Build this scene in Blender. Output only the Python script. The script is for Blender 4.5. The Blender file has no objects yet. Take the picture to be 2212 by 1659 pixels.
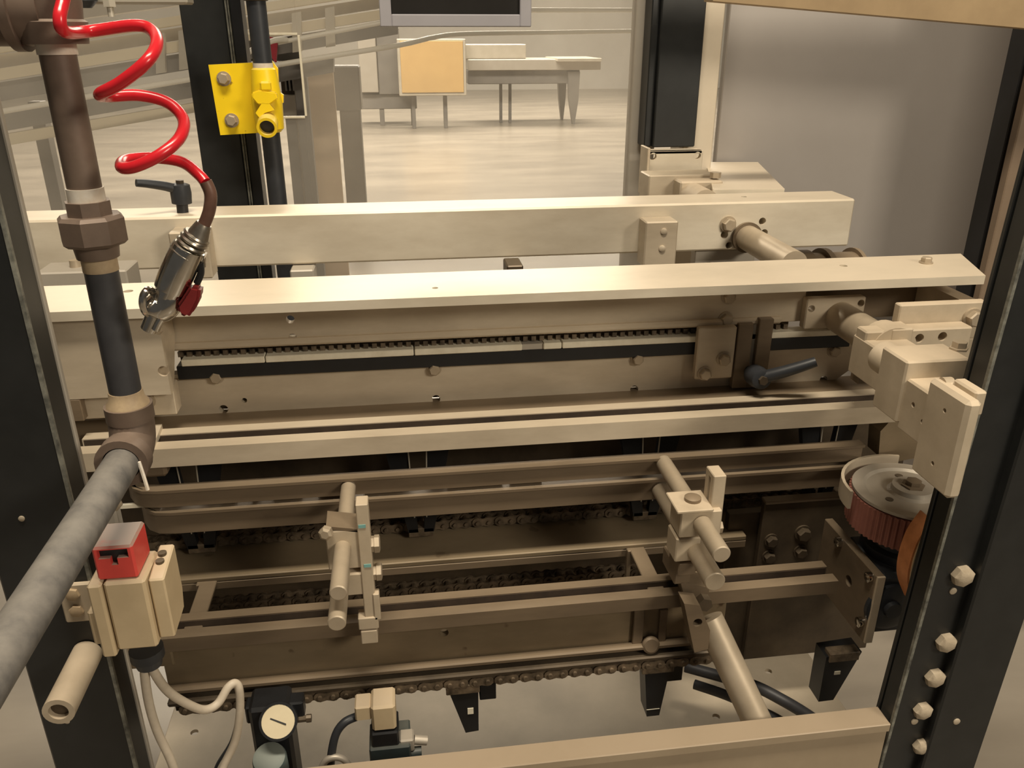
import bpy, bmesh, math, random
from mathutils import Vector, Matrix
random.seed(7)
sc = bpy.context.scene
COL = sc.collection
R = math.radians

# ------------------------------------------------------------------ camera
H = 1.45                                  # lens height above the hall floor
FPX, TH, YA = 1780.0, R(23.1), R(7.65)    # focal length (px of a 2212 wide frame), pitch, yaw
cam = bpy.data.cameras.new('camera'); camo = bpy.data.objects.new('camera', cam); COL.objects.link(camo)
cam.sensor_width = 36; cam.lens = 36 * FPX / 2212; cam.clip_start = 0.02; cam.clip_end = 100
camo.location = (0, 0, H); camo.rotation_euler = (R(90) - TH, 0, -YA)
sc.camera = camo
FW = Vector((math.sin(YA) * math.cos(TH), math.cos(YA) * math.cos(TH), -math.sin(TH)))
RT = Vector((math.cos(YA), -math.sin(YA), 0)); UP = RT.cross(FW)

def at(px, py, Y=None, Z=None, X=None):
    """point of the place seen at a pixel, on a plane of the machine (coordinates relative to lens height)"""
    d = FW + RT * ((px - 1106) / FPX) - UP * ((py - 829.5) / FPX)
    t = Y / d.y if Y is not None else (Z / d.z if Z is not None else X / d.x)
    return d * t
def xa(px, py, Y): return at(px, py, Y=Y).x
def za(px, py, Y): return at(px, py, Y=Y).z

# ------------------------------------------------------------------ world, lights, exposure
w = bpy.data.worlds.new('world'); sc.world = w; w.use_nodes = True
w.node_tree.nodes['Background'].inputs[0].default_value = (1.0, 0.93, 0.82, 1)
w.node_tree.nodes['Background'].inputs[1].default_value = 0.06
def area(name, loc, size, power, color, rot=(0, 0, 0)):
    l = bpy.data.lights.new(name, 'AREA'); l.shape = 'RECTANGLE'; l.size, l.size_y = size
    l.energy = power; l.color = color
    o = bpy.data.objects.new(name, l); COL.objects.link(o); o.location = loc; o.rotation_euler = rot
    return o
WARM = (1.0, 0.88, 0.70)
def aim(o, target):
    o.rotation_euler = (Vector(target) - o.location).to_track_quat('-Z', 'Y').to_euler(); return o
aim(area('hall_lamp', (1.8, -1.2, 2.35), (0.7, 0.5), 27, WARM), (0.2, 1.2, 1.1))
area('hall_lamp', (0.1, 0.15, 4.0), (1.5, 0.35), 84, WARM)
area('hall_lamp', (-1.0, 10.0, 5.6), (7.0, 1.5), 760, (1.0, 0.9, 0.74))
area('hall_lamp', (2.0, 16.0, 5.6), (8.0, 1.5), 950, (1.0, 0.9, 0.74))
vs = sc.view_settings
sc.display_settings.display_device = 'sRGB'
vs.view_transform = 'Standard'; vs.look = 'None'; vs.exposure = 0.44; vs.gamma = 1.0; vs.use_curve_mapping = False

# ------------------------------------------------------------------ materials
MATS = {}
def mat(name, col, rough=0.5, metal=0.0, col2=None, scale=18.0, amount=0.5, dust=None, dust_amt=0.6, bump=0.0, stretch=None, spec=0.5, speck=None, speck_scale=60, speck_thr=0.66):
    m = bpy.data.materials.new(name); m.use_nodes = True
    nt = m.node_tree; n = nt.nodes; L = nt.links
    b = n['Principled BSDF']
    b.inputs['Roughness'].default_value = rough; b.inputs['Metallic'].default_value = metal
    b.inputs['Specular IOR Level'].default_value = spec
    g = n.new('ShaderNodeNewGeometry')
    src = g.outputs['Position']
    if stretch:
        mp = n.new('ShaderNodeVectorMath'); mp.operation = 'MULTIPLY'; mp.inputs[1].default_value = stretch
        L.new(src, mp.inputs[0]); src = mp.outputs[0]
    nz = n.new('ShaderNodeTexNoise'); nz.inputs['Scale'].default_value = scale; nz.inputs['Detail'].default_value = 6; nz.inputs['Roughness'].default_value = 0.62
    L.new(src, nz.inputs['Vector'])
    rp = n.new('ShaderNodeValToRGB'); rp.color_ramp.elements[0].position = 0.5 - 0.5 * (1 - amount) * 0.4 - 0.12; rp.color_ramp.elements[1].position = 0.72
    c2 = col2 or tuple(c * 0.72 for c in col)
    rp.color_ramp.elements[0].color = (*c2, 1); rp.color_ramp.elements[1].color = (*col, 1)
    L.new(nz.outputs['Fac'], rp.inputs['Fac'])
    out = rp.outputs['Color']
    if speck:
        ns = n.new('ShaderNodeTexNoise'); ns.inputs['Scale'].default_value = speck_scale; ns.inputs['Detail'].default_value = 3
        L.new(g.outputs['Position'], ns.inputs['Vector'])
        r2 = n.new('ShaderNodeMapRange'); r2.inputs[1].default_value = speck_thr; r2.inputs[2].default_value = speck_thr + 0.05
        L.new(ns.outputs['Fac'], r2.inputs[0])
        mx = n.new('ShaderNodeMix'); mx.data_type = 'RGBA'; mx.inputs[7].default_value = (*speck, 1)
        L.new(r2.outputs[0], mx.inputs[0]); L.new(out, mx.inputs[6]); out = mx.outputs[2]
    if dust:                                # settled dust on faces that point up
        sx = n.new('ShaderNodeSeparateXYZ'); L.new(g.outputs['Normal'], sx.inputs[0])
        mr = n.new('ShaderNodeMapRange'); mr.inputs[1].default_value = 0.3; mr.inputs[2].default_value = 0.95; mr.inputs[4].default_value = dust_amt
        L.new(sx.outputs['Z'], mr.inputs[0])
        mu = n.new('ShaderNodeMath'); mu.operation = 'MULTIPLY'; L.new(mr.outputs[0], mu.inputs[0])
        nm = n.new('ShaderNodeMapRange'); nm.inputs[1].default_value = 0.3; nm.inputs[2].default_value = 0.6; nm.inputs[3].default_value = 0.45
        L.new(nz.outputs['Fac'], nm.inputs[0]); L.new(nm.outputs[0], mu.inputs[1])
        mx = n.new('ShaderNodeMix'); mx.data_type = 'RGBA'; mx.inputs[7].default_value = (*dust, 1)
        L.new(mu.outputs[0], mx.inputs[0]); L.new(out, mx.inputs[6]); out = mx.outputs[2]
    L.new(out, b.inputs['Base Color'])
    if bump:
        bp = n.new('ShaderNodeBump'); bp.inputs['Strength'].default_value = bump; bp.inputs['Distance'].default_value = 0.002
        L.new(nz.outputs['Fac'], bp.inputs['Height']); L.new(bp.outputs[0], b.inputs['Normal'])
    MATS[name] = m
    return m
DUST = (0.66, 0.56, 0.42)
mat('aluminium', (0.66, 0.57, 0.44), 0.48, 0.2, (0.42, 0.345, 0.25), 9, 0.5, DUST, 0.45, 0.05, (0.5, 1, 1.6))
mat('clean_aluminium', (0.78, 0.71, 0.58), 0.42, 0.2, (0.58, 0.505, 0.39), 11, 0.5, (0.72, 0.60, 0.45), 0.6, 0.04, (0.5, 1, 1.6))
mat('cast_block', (0.58, 0.49, 0.365), 0.6, 0.1, (0.41, 0.335, 0.24), 16, 0.5, (0.64, 0.52, 0.38), 0.6, 0.1)
mat('oiled_steel', (0.235, 0.175, 0.115), 0.45, 0.2, (0.135, 0.10, 0.065), 10, 0.5, (0.36, 0.28, 0.19), 0.5, 0.06, (0.4, 1, 2))
mat('stained_steel', (0.28, 0.215, 0.135), 0.45, 0.2, (0.15, 0.11, 0.065), 8, 0.5, (0.33, 0.26, 0.17), 0.5, 0.06, (0.6, 1, 1.6), speck=(0.09, 0.055, 0.03), speck_scale=26, speck_thr=0.66)
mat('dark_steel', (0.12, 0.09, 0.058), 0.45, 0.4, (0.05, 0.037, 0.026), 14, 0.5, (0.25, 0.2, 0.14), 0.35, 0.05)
mat('chain_steel', (0.26, 0.195, 0.13), 0.5, 0.3, (0.04, 0.03, 0.02), 60, 0.5)
mat('slot_brown', (0.075, 0.05, 0.032), 0.7, 0.0, (0.04, 0.027, 0.018), 30, 0.5)
mat('panel_paint', (0.46, 0.37, 0.26), 0.5, 0.05, (0.34, 0.265, 0.18), 6, 0.5, (0.36, 0.28, 0.20), 0.7)
mat('dusty_lump', (0.50, 0.42, 0.31), 0.9, 0.0, (0.38, 0.31, 0.22), 70, 0.5, None, 0, 0.6)
mat('black_paint', (0.018, 0.019, 0.019), 0.42, 0.0, (0.011, 0.012, 0.012), 30, 0.5, (0.08, 0.07, 0.055), 0.3, 0.02)
mat('black_plastic', (0.014, 0.015, 0.017), 0.4, 0.0, (0.009, 0.009, 0.01), 40, 0.5)
mat('worn_edge', (0.34, 0.34, 0.29), 0.5, 0.3, (0.06, 0.06, 0.055), 70, 0.5)
mat('slate_plastic', (0.034, 0.037, 0.043), 0.45, 0.0, (0.022, 0.024, 0.028), 40, 0.5)
mat('rod_steel', (0.50, 0.42, 0.32), 0.45, 0.35, (0.38, 0.31, 0.22), 18, 0.5, (0.58, 0.48, 0.35), 0.6, 0.05)
mat('iron_pipe', (0.20, 0.145, 0.11), 0.55, 0.2, (0.12, 0.085, 0.065), 22, 0.5, (0.30, 0.23, 0.18), 0.4, 0.1)
mat('black_pipe', (0.075, 0.075, 0.08), 0.5, 0.2, (0.045, 0.045, 0.05), 22, 0.5, None, 0, 0.1)
mat('dusty_pipe', (0.22, 0.205, 0.185), 0.7, 0.1, (0.085, 0.082, 0.08), 42, 0.5, (0.25, 0.23, 0.20), 0.5, 0.15)
mat('thread_tape', (0.80, 0.76, 0.68), 0.6, 0, (0.62, 0.52, 0.40), 60, 0.5)
mat('brass', (0.55, 0.42, 0.26), 0.6, 0.0, (0.34, 0.25, 0.16), 40, 0.5)
mat('red_hose', (0.62, 0.018, 0.028), 0.25, 0, (0.52, 0.012, 0.02), 30, 0.5)
mat('brown_hose', (0.16, 0.085, 0.06), 0.4, 0, (0.10, 0.05, 0.035), 60, 0.5)
mat('chrome', (0.66, 0.63, 0.58), 0.16, 1.0, (0.50, 0.47, 0.42), 60, 0.5)
mat('dull_chrome', (0.42, 0.38, 0.32), 0.32, 0.9, (0.25, 0.22, 0.18), 60, 0.5)
mat('dark_red_plastic', (0.21, 0.02, 0.02), 0.35, 0, (0.15, 0.015, 0.015), 50, 0.5)
mat('bright_red_plastic', (0.74, 0.075, 0.06), 0.42, 0, (0.62, 0.06, 0.05), 40, 0.5, (0.34, 0.25, 0.205), 1.6)
mat('cream_plastic', (0.62, 0.49, 0.31), 0.5, 0, (0.54, 0.42, 0.26), 30, 0.5, (0.55, 0.45, 0.34), 0.7)
mat('yellow_paint', (0.95, 0.68, 0.012), 0.42, 0, (0.92, 0.64, 0.01), 20, 0.5, (0.72, 0.58, 0.22), 0.75, 0, None, 0.5, (0.45, 0.30, 0.03), 95, 0.70)
mat('white_cable', (0.62, 0.54, 0.43), 0.5, 0, (0.50, 0.43, 0.34), 60, 0.5)
mat('white_strip', (0.85, 0.80, 0.66), 0.45, 0, (0.70, 0.64, 0.50), 50, 0.5)
mat('belt_red', (0.33, 0.13, 0.095), 0.7, 0, (0.25, 0.095, 0.07), 40, 0.5)
mat('belt_orange', (0.85, 0.36, 0.15), 0.5, 0, (0.5, 0.19, 0.07), 30, 0.5)
mat('pulley_metal', (0.50, 0.46, 0.40), 0.45, 0.35, (0.40, 0.36, 0.30), 18, 0.5, (0.54, 0.47, 0.38), 0.5)
mat('grey_panel', (0.40, 0.37, 0.345), 0.36, 0.1, (0.355, 0.325, 0.30), 3, 0.5, None, 0, 0, None, 0.5, (0.20, 0.18, 0.16), 14, 0.78)
mat('tan_board', (0.40, 0.285, 0.155), 0.6, 0, (0.29, 0.2, 0.105), 10, 0.5)
mat('brown_panel', (0.26, 0.19, 0.13), 0.5, 0, (0.2, 0.145, 0.1), 6, 0.5)
mat('bezel', (0.40, 0.39, 0.42), 0.5, 0, (0.37, 0.36, 0.39), 20, 0.5)
mat('screen', (0.020, 0.018, 0.016), 0.35, 0, (0.016, 0.014, 0.012), 20, 0.5)
mat('pale_steel', (0.62, 0.57, 0.48), 0.4, 0.3, (0.52, 0.47, 0.38), 6, 0.5)
mat('frame_strip', (0.47, 0.43, 0.37), 0.5, 0.2, (0.42, 0.38, 0.32), 8, 0.5)
mat('cream_strip', (0.68, 0.60, 0.48), 0.5, 0.1, (0.60, 0.52, 0.40), 8, 0.5)
mat('concrete', (0.36, 0.315, 0.255), 0.28, 0, (0.20, 0.175, 0.145), 1.1, 0.5, None, 0, 0.0, (0.6, 1.6, 1))
mat('pan_paint', (0.54, 0.46, 0.35), 0.5, 0.05, (0.38, 0.32, 0.235), 7, 0.5)
mat('hall_paint', (0.50, 0.47, 0.42), 0.7, 0, (0.44, 0.41, 0.36), 1, 0.5)
mat('white_pipe', (0.86, 0.82, 0.72), 0.4, 0, (0.80, 0.76, 0.66), 4, 0.5)
mat('conveyor_grey', (0.22, 0.205, 0.185), 0.5, 0.2, (0.17, 0.158, 0.145), 5, 0.5)
mat('conveyor_cream', (0.80, 0.70, 0.50), 0.5, 0, (0.74, 0.64, 0.46), 5, 0.5)
mat('cabinet_tan', (0.60, 0.40, 0.17), 0.5, 0, (0.55, 0.36, 0.15), 5, 0.5)
mat('peach_board', (0.72, 0.55, 0.38), 0.6, 0, (0.66, 0.5, 0.34), 5, 0.5)
mat('flag_red', (0.42, 0.03, 0.05), 0.45, 0, (0.36, 0.025, 0.04), 20, 0.5)
mat('gauge_face', (0.72, 0.63, 0.44), 0.4, 0, (0.66, 0.57, 0.39), 40, 0.5)
mat('blue_knob', (0.10, 0.19, 0.21), 0.6, 0, (0.19, 0.21, 0.19), 30, 0.5, (0.26, 0.25, 0.2), 0.6)
mat('teal_plastic', (0.03, 0.05, 0.055), 0.5, 0, (0.02, 0.03, 0.035), 30, 0.5, (0.15, 0.14, 0.11), 0.5)
mat('teal_mark', (0.20, 0.42, 0.40), 0.5, 0, (0.16, 0.36, 0.34), 60, 0.5)
mat('yellow_mark', (0.75, 0.68, 0.03), 0.5, 0, (0.65, 0.58, 0.03), 60, 0.5)
# scratched, slightly hazy polycarbonate
m = bpy.data.materials.new('hazy_polycarbonate'); m.use_nodes = True; nt = m.node_tree; n = nt.nodes; L = nt.links
b = n['Principled BSDF']; b.inputs['Base Color'].default_value = (0.72, 0.66, 0.56, 1); b.inputs['Roughness'].default_value = 0.25
tr = n.new('ShaderNodeBsdfTransparent'); tl = n.new('ShaderNodeBsdfTranslucent'); tl.inputs[0].default_value = (0.78, 0.72, 0.62, 1)
mx0 = n.new('ShaderNodeMixShader'); mx0.inputs[0].default_value = 0.5; L.new(b.outputs[0], mx0.inputs[1]); L.new(tl.outputs[0], mx0.inputs[2])
mx = n.new('ShaderNodeMixShader'); L.new(tr.outputs[0], mx.inputs[1]); L.new(mx0.outputs[0], mx.inputs[2])
nz = n.new('ShaderNodeTexNoise'); nz.inputs['Scale'].default_value = 3.5; nz.inputs['Detail'].default_value = 5
mr = n.new('ShaderNodeMapRange'); mr.inputs[1].default_value = 0.3; mr.inputs[2].default_value = 0.7; mr.inputs[3].default_value = 0.07; mr.inputs[4].default_value = 0.17
gg = n.new('ShaderNodeNewGeometry'); L.new(gg.outputs['Position'], nz.inputs['Vector']); L.new(nz.outputs['Fac'], mr.inputs[0]); L.new(mr.outputs[0], mx.inputs[0])
L.new(mx.outputs[0], n['Material Output'].inputs[0]); MATS['hazy_polycarbonate'] = m

# ------------------------------------------------------------------ mesh helpers
class MB:
    def __init__(s): s.bm = bmesh.new()
    def box(s, x0, x1, y0, y1, z0, z1, bev=0.0012):
        r = bmesh.ops.create_cube(s.bm, size=1.0); vs_ = r['verts']
        for v in vs_:
            v.co = Vector(((x0 + x1) / 2 + v.co.x * (x1 - x0), (y0 + y1) / 2 + v.co.y * (y1 - y0), (z0 + z1) / 2 + v.co.z * (z1 - z0)))
        if bev:
            bev = min(bev, 0.3 * min(abs(x1 - x0), abs(y1 - y0), abs(z1 - z0)))
            es = list({e for v in vs_ for e in v.link_edges})
            bmesh.ops.bevel(s.bm, geom=es, offset=bev, segments=1, affect='EDGES', profile=0.5)
        return s
    def prism(s, pts, vec):
        """polygon (list of 3-D points) extruded along vec"""
        vec = Vector(vec)
        a = [s.bm.verts.new(Vector(p)) for p in pts]; c = [s.bm.verts.new(Vector(p) + vec) for p in pts]
        n_ = len(a)
        s.bm.faces.new(a); s.bm.faces.new(c[::-1])
        for i in range(n_): s.bm.faces.new((a[i], c[i], c[(i + 1) % n_], a[(i + 1) % n_]))
        bmesh.ops.recalc_face_normals(s.bm, faces=s.bm.faces[:])
        return s
    def cyl(s, p0, p1, r, seg=24, r2=None, inner=None):
        p0, p1 = Vector(p0), Vector(p1); d = (p1 - p0).normalized()
        a = d.orthogonal().normalized(); b_ = d.cross(a); r2 = r if r2 is None else r2
        def ring(p, q): return [s.bm.verts.new(p + (a * math.cos(2 * math.pi * i / seg) + b_ * math.sin(2 * math.pi * i / seg)) * q) for i in range(seg)]
        A, B = ring(p0, r), ring(p1, r2)
        fs = [s.bm.faces.new((A[i], A[(i + 1) % seg], B[(i + 1) % seg], B[i])) for i in range(seg)]
        if inner is None:
            fs += [s.bm.faces.new(A[::-1]), s.bm.faces.new(B)]
        else:
            C, D = ring(p0, inner), ring(p1, inner)
            for i in range(seg):
                j = (i + 1) % seg
                fs += [s.bm.faces.new((C[j], C[i], D[i], D[j])), s.bm.faces.new((A[j], A[i], C[i], C[j])), s.bm.faces.new((B[i], B[j], D[j], D[i]))]
        bmesh.ops.recalc_face_normals(s.bm, faces=fs)
        return s
    def lathe(s, p0, axis, prof, seg=28):
        """profile [(t along axis, radius)...] turned round the axis from p0"""
        p0 = Vector(p0); d = Vector(axis).normalized(); a = d.orthogonal().normalized(); b_ = d.cross(a); rings = []
        for t, q in prof:
            q = max(q, 1e-5)
            rings.append([s.bm.verts.new(p0 + d * t + (a * math.cos(2 * math.pi * i / seg) + b_ * math.sin(2 * math.pi * i / seg)) * q) for i in range(seg)])
        fs = []
        for A, B in zip(rings, rings[1:]):
            fs += [s.bm.faces.new((A[i], A[(i + 1) % seg], B[(i + 1) % seg], B[i])) for i in range(seg)]
        fs += [s.bm.faces.new(rings[0][::-1]), s.bm.faces.new(rings[-1])]
        bmesh.ops.recalc_face_normals(s.bm, faces=fs)
        return s
    def tube(s, path, r, seg=14, smooth=6):
        P = catmull([Vector(p) for p in path], smooth) if smooth else [Vector(p) for p in path]
        rad = r if callable(r) else (lambda t: r)
        up = None; rings = []
        for i, p in enumerate(P):
            t = (P[min(i + 1, len(P) - 1)] - P[max(i - 1, 0)]).normalized()
            if up is None: up = t.orthogonal().normalized()
            up = (up - t * up.dot(t)).normalized(); bi = t.cross(up); q = rad(i / (len(P) - 1))
            rings.append([s.bm.verts.new(p + (up * math.cos(2 * math.pi * k / seg) + bi * math.sin(2 * math.pi * k / seg)) * q) for k in range(seg)])
        fs = []
        for A, B in zip(rings, rings[1:]):
            fs += [s.bm.faces.new((A[k], A[(k + 1) % seg], B[(k + 1) % seg], B[k])) for k in range(seg)]
        fs += [s.bm.faces.new(rings[0][::-1]), s.bm.faces.new(rings[-1])]
        bmesh.ops.recalc_face_normals(s.bm, faces=fs)
        return s
    def hexa(s, p0, p1, r): return s.cyl(p0, p1, r, 6)
    def strip(s, path, width_vec, th):
        """flat bar swept along a path in the X-Y plane: width along width_vec, thickness th"""
        wv = Vector(width_vec); P = [Vector(p) for p in path]; q = []
        for i, p in enumerate(P):
            t = (P[min(i + 1, len(P) - 1)] - P[max(i - 1, 0)]).normalized(); nn = t.cross(wv.normalized()) * (th / 2)
            q.append([s.bm.verts.new(c) for c in (p - nn, p + nn, p + nn + wv, p - nn + wv)])
        fs = [s.bm.faces.new(q[0]), s.bm.faces.new(q[-1][::-1])]
        for A, B in zip(q, q[1:]): fs += [s.bm.faces.new((A[k], B[k], B[(k + 1) % 4], A[(k + 1) % 4])) for k in range(4)]
        bmesh.ops.recalc_face_normals(s.bm, faces=fs)
        return s
def catmull(P, k):
    out = []
    for i in range(len(P) - 1):
        a, b_, c, d = P[max(i - 1, 0)], P[i], P[i + 1], P[min(i + 2, len(P) - 1)]
        for j in range(k):
            t = j / k
            out.append(0.5 * ((2 * b_) + (c - a) * t + (2 * a - 5 * b_ + 4 * c - d) * t * t + (3 * b_ - a - 3 * c + d) * t ** 3))
    out.append(P[-1]); return out

BASE = {}                                   # world origin of each object (lens-relative)
def finish(me, smooth=True):
    me.polygons.foreach_set('use_smooth', [smooth] * len(me.polygons))
    if smooth: me.set_sharp_from_angle(angle=R(32))
    me.update()
def mesh_of(name, mb, m, shift=Vector((0, 0, 0))):
    me = bpy.data.meshes.new(name)
    for v in mb.bm.verts: v.co -= shift
    mb.bm.to_mesh(me); mb.bm.free(); finish(me); me.materials.append(MATS[m]); return me
def tag(o, label=None, cat=None, group=None, kind=None):
    if label: o['label'] = label
    if cat: o['category'] = cat
    if group: o['group'] = group
    if kind: o['kind'] = kind
    return o
def thing(name, label, cat, base, group=None):
    o = bpy.data.objects.new(name, None); COL.objects.link(o); o.empty_display_size = 0.02
    base = Vector(base); o.location = base + Vector((0, 0, H)); BASE[o.name] = base
    return tag(o, label, cat, group)
def part(name, mb, m, parent, label=None, kind=None):
    b_ = BASE[parent.name]; o = bpy.data.objects.new(name, mesh_of(name, mb, m, b_)); COL.objects.link(o)
    o.parent = parent; BASE[o.name] = b_
    return tag(o, label, None, None, kind)
def one(name, mb, m, label=None, cat=None, group=None, kind=None):
    co = [v.co for v in mb.bm.verts]
    lo = Vector([min(c[i] for c in co) for i in range(3)]); hi = Vector([max(c[i] for c in co) for i in range(3)])
    base = Vector(((lo.x + hi.x) / 2, (lo.y + hi.y) / 2, lo.z))
    o = bpy.data.objects.new(name, mesh_of(name, mb, m, base)); COL.objects.link(o)
    o.location = base + Vector((0, 0, H)); BASE[o.name] = base
    return tag(o, label, cat, group, kind)
def inst(name, me, parent, loc, rot=None, scale=1.0):
    o = bpy.data.objects.new(name, me); COL.objects.link(o); o.parent = parent
    o.location = Vector(loc) - BASE[parent.name]; BASE[o.name] = Vector(loc)
    if rot: o.rotation_euler = rot
    if scale != 1.0: o.scale = (scale,) * 3
    return o
def cut(o, cyls, boxes=()):
    """drill real holes: cyls = [(point, direction, radius, depth)]"""
    mb = MB()
    for p, d, r, dep in cyls:
        d = Vector(d).normalized(); mb.cyl(Vector(p) - d * 0.004, Vector(p) + d * dep, r, 16)
    for bx in boxes: mb.box(*bx, bev=0)
    me = bpy.data.meshes.new('cutter')
    for v in mb.bm.verts: v.co -= BASE[o.name]
    mb.bm.to_mesh(me); mb.bm.free(); me.materials.append(o.data.materials[0])
    c = bpy.data.objects.new('cutter', me); COL.objects.link(c); c.location = BASE[o.name] + Vector((0, 0, H))
    md = o.modifiers.new('holes', 'BOOLEAN'); md.operation = 'DIFFERENCE'; md.solver = 'EXACT'; md.use_self = True; md.object = c
    bpy.context.view_layer.update()
    dg = bpy.context.evaluated_depsgraph_get()
    new = bpy.data.meshes.new_from_object(o.evaluated_get(dg))
    o.modifiers.clear(); old = o.data; o.data = new; finish(new)
    bpy.data.objects.remove(c); bpy.data.meshes.remove(me); bpy.data.meshes.remove(old)
    return o
# shared small meshes
def bolt_mesh(m):
    mb = MB(); mb.cyl((0, 0, 0), (0, -0.0022, 0), 0.0105, 20); mb.lathe((0, -0.0022, 0), (0, -1, 0), [(0, 0.0085), (0.006, 0.0085), (0.0075, 0.007)], 6)
    return mesh_of('bolt', mb, m)
BOLT = bolt_mesh('rod_steel')
BOLT_DARK = bolt_mesh('dark_steel')
mb = MB(); mb.lathe((0, 0, 0), (0, -1, 0), [(0, 0.0072), (0.002, 0.0072), (0.0032, 0.005)], 18)
SCREW = mesh_of('screw', mb, 'aluminium')
mb = MB(); mb.lathe((0, 0, 0), (0, -1, 0), [(0, 0.012), (0.003, 0.0125), (0.007, 0.012), (0.010, 0.008), (0.0112, 0.0045)], 7)
CAPNUT = mesh_of('bolt', mb, 'dusty_lump')

# ================================================================== THE SETTING
FL = -H
mb = MB(); mb.box(-14, 16, -3, 24, FL - 0.1, FL, 0); one('floor', mb, 'concrete', 'worn polished concrete floor of the hall', kind='structure')
mb = MB(); mb.box(-14, 16, 23.9, 24.1, FL, 4.5, 0); one('wall_back', mb, 'hall_paint', 'pale wall at the far end of the hall', kind='structure')
mb = MB(); mb.box(-14.1, -13.9, -3, 24, FL, 4.5, 0); one('wall_left', mb, 'hall_paint', 'pale side wall of the hall', kind='structure')
mb = MB(); mb.box(15.9, 16.1, -3, 24, FL, 4.5, 0); one('wall_right', mb, 'hall_paint', 'pale opposite side wall of the hall', kind='structure')
mb = MB(); mb.box(-14, 16, -3, 24, 4.5, 4.6, 0); one('ceiling', mb, 'hall_paint', 'pale ceiling high over the hall', kind='structure')

# ================================================================== MACHINE FRAME
# --- front posts
def front_post(label, xin, xout, y0, y1, side, ztop):
    t = thing('frame_post', label, 'post', ((xin + xout) / 2, (y0 + y1) / 2, FL), 'black front posts of the machine frame')
    mb = MB(); mb.box(min(xin, xout), max(xin, xout), y0, y1, FL, ztop, 0.0025); part('post_body', mb, 'black_paint', t)
    s = 1 if xout > xin else -1
    mb = MB(); mb.box(*sorted((xin - s * 0.0012, xin + s * 0.0022)), y0 - 0.0012, y0 + 0.003, FL, ztop, 0); part('worn_edge', mb, 'worn_edge', t, 'bare worn paint edge')
    mb = MB(); mb.box(*sorted((xin - s * 0.0015, xin + s * 0.004)), y1, y1 + 0.006, FL, ztop, 0.001); part('worn_edge', mb, 'frame_strip' if s < 0 else 'black_paint', t)
    return t
xl = -0.322
lp = front_post('black painted frame post behind the grey horizontal pipe', xl, xa(130, 1659, 0.72) - 0.006, 0.72, 0.757, -1, 0.4)
xr = 0.563
rp = front_post('black painted frame post with a column of dusty bolts', xr, xr + 0.120, 0.69, 0.717, 1, 0.4)
mb = MB(); mb.box(xa(2003, 1659, 0.678), xr + 0.122, 0.678, 0.692, FL, 0.4, 0.002); part('cover_strip', mb, 'black_paint', rp)
for (px, py, s) in ((2075, 1240, 1.05), (2040, 1384, 1.0), (2016, 1460, 1.0), (1990, 1531, 0.95), (1987, 1608, 0.9)):
    inst('bolt', CAPNUT, rp, at(px, py, Y=0.69), None, s)
for (px, py) in ((2058, 1276), (1975, 1558), (2066, 1558)):
    inst('screw', SCREW, rp, at(px, py, Y=0.69 if px < 2060 else 0.678), None, 0.6)
a = at(1996, 1590, Y=0.69); mb = MB(); mb.box(a.x, a.x + 0.0025, 0.6885, 0.69, a.z, a.z + 0.010, 0); mb.box(a.x, a.x + 0.009, 0.6885, 0.69, a.z + 0.008, a.z + 0.0105, 0); part('paint_mark', mb, 'cream_plastic', rp, 'pale angled paint mark')
for (px, py) in ((145, 1558), (47, 1120)):
    inst('screw', SCREW, lp, at(px, py, Y=0.72), None, 0.4)

LEAN = 0.032
for o in rp.children:                       # the post leans a little outwards
    if o.name.split('.')[0] in ('post_body', 'worn_edge', 'cover_strip'):
        for v in o.data.vertices: v.co.x += LEAN * (v.co.z + BASE[o.name].z + 0.62)
# --- rear posts: corner post with black slide and pale strips; black post with aluminium bead
YR = 1.62
t = thing('frame_post', 'pale corner post with a black slide strip beside the grey panel', 'post', (0.54, YR, FL), 'rear posts of the machine frame')
mb = MB(); mb.box(0.497, 0.582, YR, YR + 0.06, za(1450, 318, YR), 0.5, 0.002); part('slide_strip', mb, 'black_paint', t, 'black slide strip')
mb = MB(); mb.box(0.482, 0.497, YR + 0.012, YR + 0.06, za(1450, 318, YR), 0.5, 0.002); part('slide_edge', mb, 'black_paint', t)
mb = MB(); mb.box(xa(1372, 60, YR + 0.07), 0.52, YR + 0.065, YR + 0.10, FL, 0.5, 0.002); part('post_body', mb, 'frame_strip', t)
mb = MB(); mb.box(0.565, xa(1566, 30, YR + 0.02), YR + 0.02, YR + 0.10, FL, 0.5, 0.002); part('corner_strip', mb, 'cream_strip', t)
t = thing('frame_post', 'black frame post behind the yellow valve plate', 'post', (-0.3, YR, FL), 'rear posts of the machine frame')
x0, x1 = -0.360, xa(484, 10, YR)
mb = MB(); mb.box(x0, x1, YR, YR + 0.05, FL, 0.5, 0.002); part('post_body', mb, 'black_paint', t)
mb = MB(); mb.box(x1 + 0.001, x1 + 0.004, YR - 0.002, YR + 0.02, FL, 0.5, 0.0005); part('edge_bead', mb, 'worn_edge', t, 'bare metal edge bead')
mb = MB(); mb.box(x1 + 0.0055, x1 + 0.0075, YR - 0.002, YR + 0.02, FL, 0.5, 0.0005); part('edge_bead', mb, 'worn_edge', t, 'bare metal edge bead')
mb = MB(); mb.box(x1 + 0.007, xa(520, 20, YR), YR + 0.004, YR + 0.05, FL, 0.5, 0.002); part('seal_strip', mb, 'black_plastic', t)

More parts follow.
